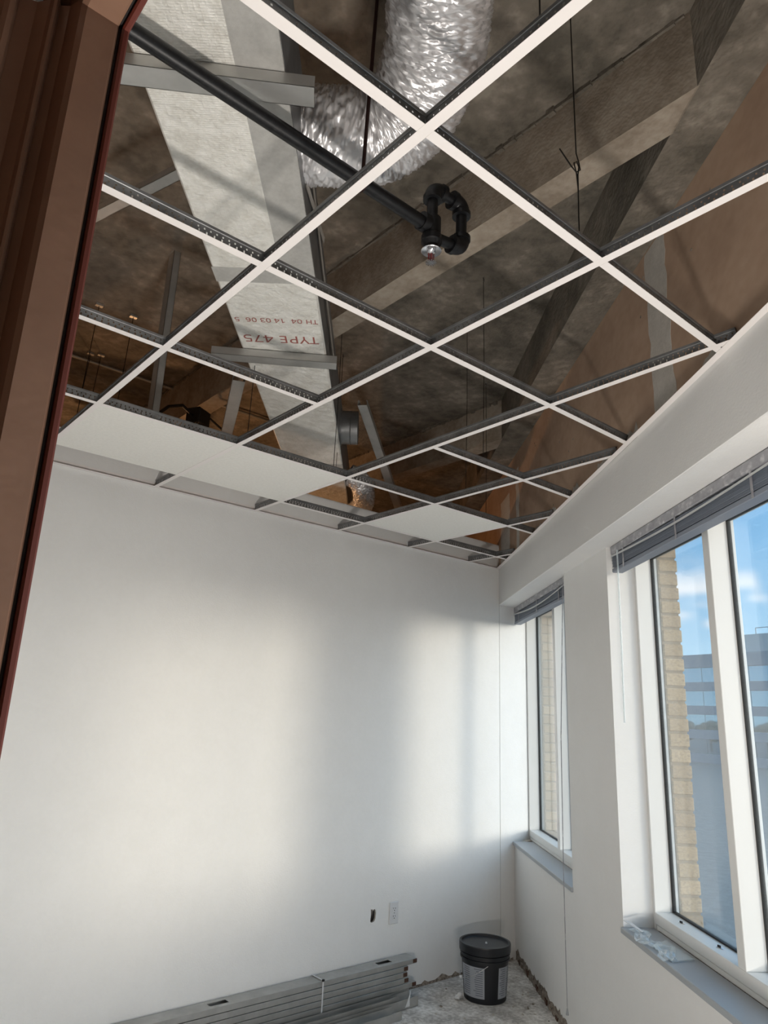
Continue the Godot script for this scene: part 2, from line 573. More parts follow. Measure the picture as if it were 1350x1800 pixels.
	while s < 5.7:
		poly2.append(Vector2(s, 0.062 + 0.022 * rag.get_noise_1d(s * 1.4) + (0.016 if rag.get_noise_1d(s * 5.0 + 50) > 0.22 else 0.0)))
		s += 0.02
	poly2.append(Vector2(5.7, 0.06))
	st = mb()
	plate(st, poly2, -0.126, -0.122, W)
	put(st, "painted_face", M.paint, low, "white painted face")
	for k in 26:
		st = mb()
		var a := 0.0 + k * 0.075 + rng.randf_range(-0.02, 0.02)
		var hgt := rng.randf_range(0.02, 0.06)
		plate(st, PackedVector2Array([Vector2(a, 0.004), Vector2(a + 0.03, 0.0), Vector2(a + 0.045, hgt), Vector2(a + 0.02, hgt * 0.7), Vector2(a - 0.004, hgt * 0.9)]), -0.1255, -0.1195, W)
		put(st, "torn_paper_flake", M.rust if k % 3 == 0 else M.raw, low)
	# piers between the windows
	var n := 0
	for q in [[1.29, 2.01], [3.46, 4.10], [5.50, 5.8]]:
		n += 1
		st = mb()
		box(st, Vector3(q[0], 0.70, -0.362), Vector3(q[1], 2.425, -0.126), W)
		struct_mesh(st, "wall_pier_%d" % n, M.paint, ["white drywall pier between the two windows", "white drywall pier beside the wide window", "white drywall end pier"][n - 1])
	st = mb()
	wbox(st, -5.4, -0.215, 0.122, 0.362, 0.70, 2.425)
	wbox(st, -5.4, -0.36, 0.362, 0.46, 0.0, 2.425)
	struct_mesh(st, "wall_beyond_corner", M.paint)
	# back wall with a broken hole beside the outlet and a joint line near the corner
	var cw := CSGCombiner3D.new()
	cw.name = "wall_back"
	cw.set_meta("kind", "structure")
	cw.set_meta("label", "smooth white drywall back wall washed by window light")
	cw.set_meta("category", "wall")
	var body := CSGBox3D.new()
	body.name = "drywall"
	body.size = Vector3(4.47, 2.89, 0.013)
	body.position = Vector3(-0.72 + 4.47 / 2, 1.445, BACK - 0.0065)
	body.material = M.paint
	cw.add_child(body)
	var hole := CSGPolygon3D.new()
	hole.name = "hole"
	hole.operation = CSGShape3D.OPERATION_SUBTRACTION
	hole.polygon = PackedVector2Array([Vector2(2.236, 0.472), Vector2(2.250, 0.471), Vector2(2.255, 0.462), Vector2(2.262, 0.472), Vector2(2.272, 0.467), Vector2(2.277, 0.45), Vector2(2.275, 0.42), Vector2(2.268, 0.408), Vector2(2.255, 0.402), Vector2(2.241, 0.402), Vector2(2.235, 0.412), Vector2(2.239, 0.44), Vector2(2.237, 0.46)])
	hole.depth = 0.1
	hole.position = Vector3(0, 0, BACK + 0.03)
	hole.material = M.mud
	cw.add_child(hole)
	var groove := CSGBox3D.new()
	groove.name = "joint"
	groove.operation = CSGShape3D.OPERATION_SUBTRACTION
	groove.size = Vector3(0.006, 2.42, 0.012)
	groove.position = Vector3(3.402, 1.21, BACK)
	groove.material = M.paint
	cw.add_child(groove)
	add_child(cw)
	st = mb()
	box(st, Vector3(-0.72, 0.0, BACK - 0.115), Vector3(3.75, 2.885, BACK - 0.10))
	box(st, Vector3(-0.72, 2.86, BACK - 0.115), Vector3(3.75, 2.89, BACK - 0.013))
	struct_mesh(st, "wall_back_lining", M.paint)
	# grey mud along the foot of the back wall
	st = mb()
	var edge := PackedVector2Array([Vector2(-0.6, 0.0), Vector2(3.53, 0.0)])
	var x := 3.53
	while x > -0.6:
		edge.append(Vector2(x, 0.014 + 0.006 * rag.get_noise_1d(x * 2.0) + 0.022 * smoothstep(0.15, 0.45, rag.get_noise_1d(x * 1.1 + 90))))
		x -= 0.03
	plate(st, edge, BACK - 0.001, BACK + 0.002)
	struct_mesh(st, "baseboard_back", M.raw, "raw strip along the foot of the back wall where the baseboard came off")
	# partition with the doorway, corridor and neighbouring room: what closes the space round the picture
	st = mb()
	box(st, Vector3(-0.80, 0.0, -7.0), Vector3(-0.660, 2.89, 0.28))
	box(st, Vector3(-0.80, 2.20, 0.28), Vector3(-0.660, 2.89, 1.75))
	box(st, Vector3(-0.80, 0.0, 1.29), Vector3(-0.660, 2.89, 1.75))
	struct_mesh(st, "wall_left", M.paint)
	st = mb()
	box(st, Vector3(-2.5, 0.0, 1.75), Vector3(facade_x(1.75, 0.3), DECK, 1.9))
	struct_mesh(st, "wall_front", M.paint)
	st = mb()
	box(st, Vector3(-2.65, -0.3, -7.15), Vector3(-2.5, DECK, 1.9))
	struct_mesh(st, "wall_corridor", M.paper)
	st = mb()
	box(st, Vector3(-2.65, -0.3, -7.15), Vector3(facade_x(-7.0, 0.46), DECK, -7.0))
	struct_mesh(st, "wall_far", M.paper)
	# wall angles carrying the grid
	st = mb()
	channel(st, [Vector2(0.022, 0.0), Vector2(0.0008, 0.0), Vector2(0.0008, 0.024)], 0.0012, 0.0, 4.05, Transform3D(Basis(Vector3(0, 0, 1), Vector3(0, 1, 0), Vector3(-1, 0, 0)), Vector3(3.395, CEIL - 0.001, BACK)))
	struct_mesh(st, "trim_1", M.tee, "white metal wall angle along the top of the back wall")
	st = mb()
	channel(st, [Vector2(0.024, 0.0), Vector2(0.0008, 0.0), Vector2(0.0008, 0.024)], 0.0012, 0.03, 5.5, Transform3D(Basis(-OUTW, Vector3.UP, SLANT), Vector3(3.40, CEIL - 0.001, BACK)))
	struct_mesh(st, "trim_2", M.tee, "white metal wall angle along the soffit")

# ------------------------------------------------------------------ door frame beside the camera
func door_frame():
	var d = struct("door_1", "dark brown metal door frame with a red brown edge seal")
	var sec := [Vector2(-0.659, 0.3345), Vector2(-0.661, 0.336), Vector2(-0.685, 0.336), Vector2(-0.689, 0.333), Vector2(-0.6945, 0.319), Vector2(-0.7005, 0.314), Vector2(-0.7025, 0.3185), Vector2(-0.7045, 0.3205), Vector2(-0.7065, 0.3195), Vector2(-0.7085, 0.314), Vector2(-0.716, 0.304), Vector2(-0.728, 0.300), Vector2(-0.7305, 0.3045), Vector2(-0.7345, 0.307), Vector2(-0.738, 0.305), Vector2(-0.744, 0.297), Vector2(-0.80, 0.293)]
	# jamb: the section run up the wall
	var st := mb()
	var run := func(pts: Array, st2):
		pass
	for k in sec.size() - 1:
		var a: Vector2 = sec[k]
		var b: Vector2 = sec[k + 1]
		quad(st, Vector3(a.x, 0, a.y), Vector3(b.x, 0, b.y), Vector3(b.x, 2.14, b.y), Vector3(a.x, 2.14, a.y))
	box(st, Vector3(-0.80, 0, 0.25), Vector3(-0.659, 2.14, 0.292))
	put(st, "jamb", M.door_paint, d)
	# head: the same section along z, facing down
	st = mb()
	for k in sec.size() - 1:
		var a: Vector2 = sec[k]
		var b: Vector2 = sec[k + 1]
		var ya := 2.134 - (a.y - 0.334)
		var yb := 2.134 - (b.y - 0.334)
		quad(st, Vector3(a.x, ya, 0.292), Vector3(b.x, yb, 0.292), Vector3(b.x, yb, 1.3), Vector3(a.x, ya, 1.3))
	box(st, Vector3(-0.80, 2.176, 0.27), Vector3(-0.659, 2.20, 1.3))
	put(st, "head", M.door_paint, d)
	st = mb()
	bbox(st, Vector3(-0.659, 0, 0.30), Vector3(-0.6565, 2.16, 0.3335), 0.0005)
	bbox(st, Vector3(-0.659, 2.1345, 0.30), Vector3(-0.6565, 2.16, 1.3), 0.0005)
	put(st, "seal_gap", M.seal_dark, d)
	st = mb()
	bbox(st, Vector3(-0.6565, 0, 0.30), Vector3(-0.6505, 2.165, 0.338), 0.0015)
	bbox(st, Vector3(-0.6565, 2.130, 0.30), Vector3(-0.6505, 2.165, 1.3), 0.0015)
	put(st, "edge_seal", M.door_seal, d, "red brown edge strip")
	st = mb()
	box(st, Vector3(-0.80, 0, 1.29), Vector3(-0.6505, 2.16, 1.33))
	put(st, "jamb", M.door_paint, d)

# ------------------------------------------------------------------ ceiling grid
func tee_meshes(l: float, cut0 := 0.0, cut1 := 0.0) -> Array:     # a T-bar along +x from 0 to l, underside at y = 0
	var fl := mb()
	bbox(fl, Vector3(cut0, 0, -0.012), Vector3(l - cut1, 0.0012, 0.012), 0.0003)
	fl.generate_normals()
	var wb := mb()
	var t := 0.0008
	box(wb, Vector3(0, 0.0012, -t), Vector3(l, 0.008, t))
	box(wb, Vector3(0, 0.0175, -t), Vector3(l, 0.0205, t))
	box(wb, Vector3(0, 0.026, -t), Vector3(l, 0.0305, t))
	bbox(wb, Vector3(0, 0.0305, -0.0035), Vector3(l, 0.0405, 0.0035), 0.0012)
	var x := 0.0
	var k := 0
	while x < l - 1e-4:
		var x1 := minf(x + 0.0165, l)
		box(wb, Vector3(x, 0.008, -t), Vector3(x1, 0.0175, t))
		x += 0.021
		k += 1
	x = 0.0
	while x < l - 1e-4:
		var x1 := minf(x + 0.0125, l)
		box(wb, Vector3(x, 0.0205, -t), Vector3(x1, 0.026, t))
		x += 0.017
	wb.generate_normals()
	return [fl.commit(), wb.commit()]

func tee(called: String, a: Vector3, b: Vector3, label: String, group: String, meshes = null):
	var l := a.distance_to(b)
	if meshes == null:
		meshes = tee_meshes(l)
	var d := (b - a).normalized()
	var t = thing(called, label, "ceiling tee", group, Transform3D(Basis(d, d.cross(Vector3.FORWARD if absf(d.z) < 0.5 else Vector3.RIGHT).cross(d).cross(d) * 0.0 + Vector3.UP, d.cross(Vector3.UP)), a))
	put_mesh(meshes[0], "flange", M.tee, t)
	put_mesh(meshes[1], "web", M.galv, t, "perforated galvanised web")
	return t

func node(i: float, j: float) -> Vector3:
	var s := 0.0
	return Vector3(i * G, CEIL + s, -j * G)

func grid():
	var ml := "long white ceiling main tee off the back wall, %s from the door partition"
	var ord := ["first", "second", "third", "fourth", "fifth", "sixth"]
	for i in 6:
		var zf := BACK + (3.40 - i * G - 0.006) * 0.788 / 0.616
		tee("main_tee", Vector3(i * G, CEIL, BACK + 0.002), Vector3(i * G, CEIL, minf(zf, 1.7)), ml % ord[i], "main tees of the ceiling grid")
	var cl := "cross tee, %s row from back wall, between %s and %s main tees from door"
	var full = tee_meshes(G - 0.004, 0.0102, 0.0102)
	for j in range(-1, 5):
		var xe: float = 3.40 - (-j * G - BACK) * 0.616 / 0.788 - 0.006
		var i := -1
		while i * G < xe:
			var skip := (j == 2 and i == 1) or (j == 4 and (i == 0 or i == 1))
			if not skip:
				var a := Vector3(i * G + 0.002, CEIL, -j * G)
				var b := Vector3(minf((i + 1) * G - 0.002, xe), CEIL, -j * G)
				if i == -1:
					a.x = -0.645
				if b.x - a.x > 0.03:
					var whole := absf(b.x - a.x - (G - 0.004)) < 1e-4
					if i == -1:
						tee("cross_tee", a, b, "cross tee, %s row from back wall, between door partition and first main tee" % ord[4 - j], "cross tees of the ceiling grid", tee_meshes(b.x - a.x, 0.0, 0.0102))
					elif not whole:
						tee("cross_tee", a, b, "cut cross tee ending at the soffit, %s row from the back wall" % ord[4 - j], "cross tees of the ceiling grid", tee_meshes(b.x - a.x, 0.0102, 0.0))
					else:
						tee("cross_tee", a, b, cl % [ord[4 - j], ord[i], ord[i + 1]], "cross tees of the ceiling grid", full)
			i += 1
	# lay-in panels
	for q in [[0, "white ceiling tile next to the door partition, by the back wall"], [1, "white ceiling tile in the middle, under the end of the foil duct"], [3, "single white ceiling tile near the window corner"]]:
		var st := mb()
		bbox(st, Vector3(-0.298, 0.0, -0.298), Vector3(0.298, 0.016, 0.298), 0.002)
		var o = put(st, "ceiling_tile", M.tile)
		tag(o, q[1], "ceiling tile")
		o.position = Vector3((q[0] + 0.5) * G, CEIL + 0.0014, -3.5 * G - (0.004 if q[0] < 2 else 0.0))

# ------------------------------------------------------------------ windows
func window_unit(n: int, s0: float, s1: float, mull: float, label: String):
	var w = struct("window_%d" % n, label)
	var oi := 0.255
	var og := 0.335
	var oo := 0.362
	var y0 := 0.745
	var y1 := 2.42
	var st := mb()
	bbox(st, Vector3(s0, y0, -oo), Vector3(s0 + 0.022, y1, -oi), 0.002, W)
	put(st, "frame_jamb", M.frame_alu, w)
	st = mb()
	bbox(st, Vector3(s1 - 0.022, y0, -oo), Vector3(s1, y1, -oi), 0.002, W)
	put(st, "frame_jamb", M.frame_alu, w)
	st = mb()
	bbox(st, Vector3(s0 + 0.022, y0 + 0.0, -oo), Vector3(s1 - 0.022, 0.765, -oi - 0.004), 0.002, W)
	bbox(st, Vector3(s0 + 0.022, 0.768, -oo), Vector3(s1 - 0.022, 0.812, -oi), 0.002, W)
	put(st, "frame_rail", M.frame_alu, w)
	st = mb()
	bbox(st, Vector3(s0 + 0.022, y1 - 0.05, -oo), Vector3(s1 - 0.022, y1, -oi), 0.002, W)
	put(st, "frame_rail", M.frame_alu, w)
	st = mb()
	bbox(st, Vector3(mull - 0.025, 0.812, -oo), Vector3(mull + 0.025, y1 - 0.05, -oi), 0.002, W)
	put(st, "mullion", M.frame_alu, w)
	for q in [[s0 + 0.022, mull - 0.025], [mull + 0.025, s1 - 0.022]]:
		st = mb()
		wbox(st, q[0], q[0] + 0.006, og - 0.004, og + 0.012, 0.812, y1 - 0.05)
		wbox(st, q[1] - 0.006, q[1], og - 0.004, og + 0.012, 0.812, y1 - 0.05)
		wbox(st, q[0], q[1], og - 0.004, og + 0.012, 0.812, 0.819)
		wbox(st, q[0], q[1], og - 0.004, og + 0.012, y1 - 0.056, y1 - 0.05)
		put(st, "gasket", M.gasket, w, "black rubber glazing gasket")
		st = mb()
		wbox(st, q[0] + 0.004, q[1] - 0.004, og + 0.002, og + 0.008, 0.816, y1 - 0.053)
		put(st, "pane", M.glass, w, "clear dusty glass pane")
	return w

func sill(s0: float, s1: float, n: int, label: String):
	var st := mb()
	bbox(st, Vector3(s0, 0.722, -0.258), Vector3(s1, 0.746, -0.110), 0.003, W)
	var o = struct_mesh(st, "trim_%d" % (n + 30), M.sill, label)
	return o

func blind(s0: float, s1: float, tilt: float, label: String, wand_at: float, cord_at: float, bow: float):
	var t = thing("window_blind", label, "blind", "", W * Transform3D(Basis(), Vector3(s0, 2.30, -0.165)))
	var l := s1 - s0
	var st := mb()
	bbox(st, Vector3(0.0, 0.078, -0.028), Vector3(l, 0.118, 0.028), 0.003)
	put(st, "headrail", M.headrail, t, "dusty grey headrail")
	for k in 14:
		var y := 0.012 + k * 0.0042
		var dy := tilt * sin(k * 1.7) * 0.25
		var tt := Transform3D(Basis(Vector3(0, 0, 1), tilt * (0.35 + 0.65 * k / 14.0)), Vector3(l * 0.5, y + dy * 0.02, rng.randf_range(-0.002, 0.002)))
		st = mb()
		bbox(st, Vector3(-l * 0.5 + 0.008, 0, -0.025), Vector3(l * 0.5 - 0.008, 0.0022, 0.025), 0.0006, tt)
		put(st, "slat", M.blind, t)
	st = mb()
	bbox(st, Vector3(0.006, -0.012, -0.026), Vector3(l - 0.006, 0.008, 0.026), 0.003)
	put(st, "bottom_rail", M.blind, t)
	for x in [0.16, l * 0.5, l - 0.16]:
		st = mb()
		box(st, Vector3(x - 0.006, -0.013, 0.0275), Vector3(x + 0.006, 0.085, 0.0295))
		put(st, "ladder_tape", M.headrail, t)
	st = mb()
	for k in 24:
		var xa := 0.02 + (l - 0.04) * k / 24.0
		var xb := 0.02 + (l - 0.04) * (k + 1) / 24.0
		var ya := 0.072 - bow * sin(PI * k / 24.0)
		var yb := 0.072 - bow * sin(PI * (k + 1) / 24.0)
		quad(st, Vector3(xa, ya, 0.031), Vector3(xb, yb, 0.031), Vector3(xb, yb - 0.012, 0.036), Vector3(xa, ya - 0.012, 0.036))
		quad(st, Vector3(xa, ya - 0.012, 0.035), Vector3(xb, yb - 0.012, 0.035), Vector3(xb, yb, 0.030), Vector3(xa, ya, 0.030))
	put(st, "sagging_slat", M.plate, t, "pale slat hanging out of the stack")
	if wand_at > -5:
		st = mb()
		tube(st, [Vector3(wand_at, 0.08, 0.034), Vector3(wand_at - 0.004, -0.3, 0.034), Vector3(wand_at - 0.01, -0.71, 0.036)], 0.0045, 8)
		put(st, "tilt_wand", M.clear, t, "clear plastic tilt wand")
	if cord_at > -5:
		st = mb()
		tube(st, [Vector3(cord_at, 0.08, 0.034), Vector3(cord_at, -0.8, 0.07), Vector3(cord_at - 0.004, -1.5, 0.075), Vector3(cord_at - 0.006, -2.13, 0.073)], 0.0012, 6)
		tube(st, [Vector3(cord_at + 0.01, 0.08, 0.034), Vector3(cord_at + 0.008, -0.8, 0.07), Vector3(cord_at + 0.006, -1.5, 0.075), Vector3(cord_at - 0.004, -2.13, 0.073)], 0.0012, 6)
		put(st, "pull_cord", M.headrail, t)
		st = mb()
		lathe(st, [[0.0, 0.022], [0.003, 0.02], [0.008, -0.006], [0.008, -0.01], [0.0, -0.01]], 12, Transform3D(Basis(), Vector3(cord_at - 0.005, -2.15, 0.073)))
		put(st, "cord_tassel", M.sill, t)
	return t

func windows():
	window_unit(1, -0.205, 1.29, 0.57, "narrow looking white framed window by the back wall corner")
	window_unit(2, 2.01, 3.46, 2.735, "white framed window beside the pier looking out on the sky")
	window_unit(3, 4.10, 5.50, 4.80, "white framed window nearest the door")
	sill(-0.09, 1.295, 1, "grey window sill by the back wall corner")
	sill(2.005, 3.465, 2, "grey window sill strewn with plastic wrap")
	sill(4.095, 5.505, 3, "bare grey window sill nearest the door")
	blind(-0.10, 1.285, 0.012, "raised grey blind with sagging slats over the corner window", -9, 1.335, 0.030)
	blind(2.03, 3.45, -0.006, "raised grey blind with a clear wand over the window with the wide view", 0.105, -9, 0.016)
	blind(4.12, 5.48, 0.0, "raised grey blind over the window nearest the door", -9, -9, 0.0)

# ------------------------------------------------------------------ brick piers outside
func brickwork():
	var brick_mesh := []
	for l in [0.194, 0.092]:
		var st := mb()
		bbox(st, Vector3(0, 0, -0.092), Vector3(l, 0.057, 0), 0.004)
		st.generate_normals()
		brick_mesh.append(st.commit())
	var n := 0
	for q in [[1.268, 2.043, "brick pier outside between the two windows"], [-0.56, -0.155, "brick pier outside beyond the corner window"], [3.44, 4.12, "brick pier outside beside the window nearest the door"]]:
		n += 1
		var o = struct("wall_brick_%d" % n, "tan " + q[2], W)
		var st := mb()
		box(st, Vector3(q[0] + 0.008, -0.2, -0.4525), Vector3(q[1] - 0.008, 2.6, -0.364))
		put(st, "mortar", M.mortar, o)
		var rows := 38
		for r in rows:
			var s: float = q[1]
			var y := 0.14 + r * 0.0677
			var first := true
			while s > q[0] + 0.09:
				var half: bool = (r % 2 == 1 and first)
				var l := 0.092 if half or s - q[0] < 0.194 else 0.194
				var b = put_mesh(brick_mesh[1 if l < 0.1 else 0], "brick", M.bricks[rng.randi() % 4], o)
				b.position = Vector3(s - l + rng.randf_range(-0.001, 0.001), y, -0.366 + rng.randf_range(-0.002, 0.001))
				first = false
				s -= l + 0.0107

# ------------------------------------------------------------------ things above the grid
func duct():
	var d := Vector3(0.646, 0, -0.763).normalized()
	var side := Vector3(0.763, 0, 0.646).normalized()
	var wd := 0.356
	var hd := 0.26
	# local: x across (towards the windows), y up, z back along the duct (towards the camera)
	var o := side * -0.332 - d * 0.0
	var p0 := side * (-0.335 - wd * 0.5) + d * -0.9
	p0.y = 3.06
	var t = thing("foil_duct", "foil wrapped rectangular duct crossing above the ceiling grid", "duct", "", Transform3D(Basis(side, Vector3.UP, -d), p0))
	var st := mb()
	bbox(st, Vector3(-wd / 2, 0, -5.2), Vector3(wd / 2, hd, 0.4), 0.006)
	put(st, "body", M.foil, t)
	st = mb()
	box(st, Vector3(wd / 2 - 0.115, -0.0012, -1.9), Vector3(wd / 2 + 0.0012, 0.0, 0.2))
	put(st, "seam_tape", M.tape, t, "grey seam tape strip")
	st = mb()
	box(st, Vector3(-wd / 2 - 0.0012, -0.0014, -1.985), Vector3(wd / 2 + 0.0014, 0.0, -1.90))
	put(st, "seam_tape", M.tape, t, "grey seam tape band")
	st = mb()
	box(st, Vector3(-wd / 2 - 0.0012, -0.0014, -4.0), Vector3(wd / 2 + 0.0014, 0.0, -3.9))
	put(st, "seam_tape", M.tape, t, "grey seam tape band")
	st = mb()
	box(st, Vector3(wd / 2, 0.012, -5.2), Vector3(wd / 2 + 0.0012, hd - 0.01, 0.4))
	put(st, "side_sheet", M.duct_side, t, "bare sheet metal side of the duct")
	# pale flap strips hanging on the side
	for q in [[-1.5, -2.75, 0.17, 0.10, 0.03], [-1.55, -2.05, 0.05, 0.22, 0.028]]:
		st = mb()
		var a := Vector3(wd / 2 + 0.004, q[2], q[0])
		var b := Vector3(wd / 2 + 0.010, q[3], q[1])
		var up := Vector3(0, q[4], 0)
		quad(st, a, a + up, b + up, b)
		quad(st, b + Vector3(0.002, 0, 0), b + up + Vector3(0.002, 0, 0), a + up + Vector3(0.002, 0, 0), a + Vector3(0.002, 0, 0))
		put(st, "loose_strip", M.mud, t, "pale loose strip on the duct side")
	# print on the underside, read from the far side
	var f := SystemFont.new()
	f.font_names = PackedStringArray(["Droid Sans"])
	for q in [["TYPE 475", 0.058, -2.385, 0.0], ["TH 04  14 03 06  5", 0.031, -2.24, 0.0]]:
		var tm := TextMesh.new()
		tm.text = q[0]
		tm.font = f
		tm.font_size = 64
		tm.pixel_size = q[1] / 48.0
		tm.depth = 0.0008
		var x = put_mesh(tm, "print", M.ink, t, "red print")
		x.set_meta("kind", "stuff")
		x.transform = Transform3D(Basis(Vector3(-1, 0, 0), Vector3(0, 0, -1), Vector3(0, -1, 0)), Vector3(0.0, -0.0008, q[2]))
		x.scale = Vector3(1, 1, 1)
	# round take-off collar on the side near the back wall
	st = mb()
	var at := Transform3D(Basis(Vector3.FORWARD, PI / 2), Vector3(wd / 2, 0.13, -3.62))
	lathe(st, [[0.108, 0.0], [0.108, 0.004], [0.098, 0.006], [0.098, 0.055], [0.101, 0.058], [0.098, 0.062], [0.098, 0.10], [0.0, 0.10]], 40, at)
	put(st, "takeoff_collar", M.galv, t, "round galvanised take-off collar")
	return t

func trapezes():
	# steel studs slung under the duct
	for q in [[Vector3(-0.52, 3.025, -0.68), Vector3(-0.045, 3.025, -0.355), "steel stud slung under the duct beside the black pipe"], [Vector3(0.40, 3.025, -1.74), Vector3(0.835, 3.025, -1.435), "steel stud slung under the duct near the red print"]]:
		var st := mb()
		var l: float = q[0].distance_to(q[1])
		channel(st, [Vector2(0.030, 0.030), Vector2(0.030, -0.002), Vector2(-0.030, -0.002), Vector2(-0.030, 0.030)], 0.0015, 0.0, l, look(Vector3.ZERO, q[1] - q[0]))
		var o = put(st, "stud_hanger", M.darkstud)
		o.position = q[0]
		tag(o, q[2], "steel stud")
	var bars := [
		[Vector3(0.335, DECK, -2.151), Vector3(0.335, 2.80, -2.151), "steel stud hanging upright from the deck left of the duct", 0.030, 0.016],
		[Vector3(1.44, 3.24, -2.02), Vector3(2.62, 3.06, -3.02), "steel stud slanting away from the round duct collar", 0.026, 0.016],
		[Vector3(0.70, 3.14, -2.06), Vector3(1.02, 3.06, -2.80), "steel stud brace running out below the foil duct", 0.030, 0.016],
		[Vector3(-0.03, 3.35, -1.15), Vector3(-0.30, 3.35, -2.0), "steel stud high above the first tee by the door frame", 0.020, 0.012]]
	for q in bars:
		var st := mb()
		var l: float = q[0].distance_to(q[1])
		channel(st, [Vector2(-q[3] + 0.006, q[4]), Vector2(-q[3], q[4]), Vector2(-q[3], -q[4]), Vector2(q[3], -q[4]), Vector2(q[3], q[4]), Vector2(q[3] - 0.006, q[4])], 0.0015, 0.0, l, look(Vector3.ZERO, q[1] - q[0]))
		var o = put(st, "steel_stud", M.darkstud)
		o.position = q[0]
		tag(o, q[2], "steel stud")

func flex_duct(called: String, pts: Array, r: float, label: String, seedn: int, nu: int):
	var c := Curve3D.new()
	for k in pts.size():
		var tan: Vector3 = (pts[mini(k + 1, pts.size() - 1)] - pts[maxi(k - 1, 0)]) * 0.22
		c.add_point(pts[k], -tan, tan)
	var total := c.get_baked_length()
	var nv := 100
	var na := noise(1.0, seedn, 3)
	var st := mb()
	st.set_smooth_group(1)
	var rings := []
	var up := Vector3.UP
	for a in nu + 1:
		var u := total * a / nu
		var p := c.sample_baked(u, true)
		var d := (c.sample_baked(minf(u + 0.01, total), true) - c.sample_baked(maxf(u - 0.01, 0.0), true)).normalized()
		var x := d.cross(up).normalized()
		var y := x.cross(d).normalized()
		up = y
		var ring := []
		for b in nv:
			var th := TAU * b / nv
			var cs := cos(th)
			var sn := sin(th)
			var sway := 0.012 * na.get_noise_3d(cs * 1.3, sn * 1.3, u * 5.0)
			var hoop := absf(na.get_noise_3d((u + sway) * 52.0, cs * 1.7, sn * 1.7)) * 0.026 + absf(na.get_noise_3d((u - sway) * 118.0, cs * 3.2, sn * 3.2 + 7.0)) * 0.011
			ring.append(p + (x * cs + y * sn) * (r - hoop))
		rings.append(ring)
	for a in nu:
		for b in nv:
			var n := (b + 1) % nv
			quad(st, rings[a][b], rings[a][n], rings[a + 1][n], rings[a + 1][b])
	var o = put(st, called, M.flex)
	tag(o, label, "duct")
	return o

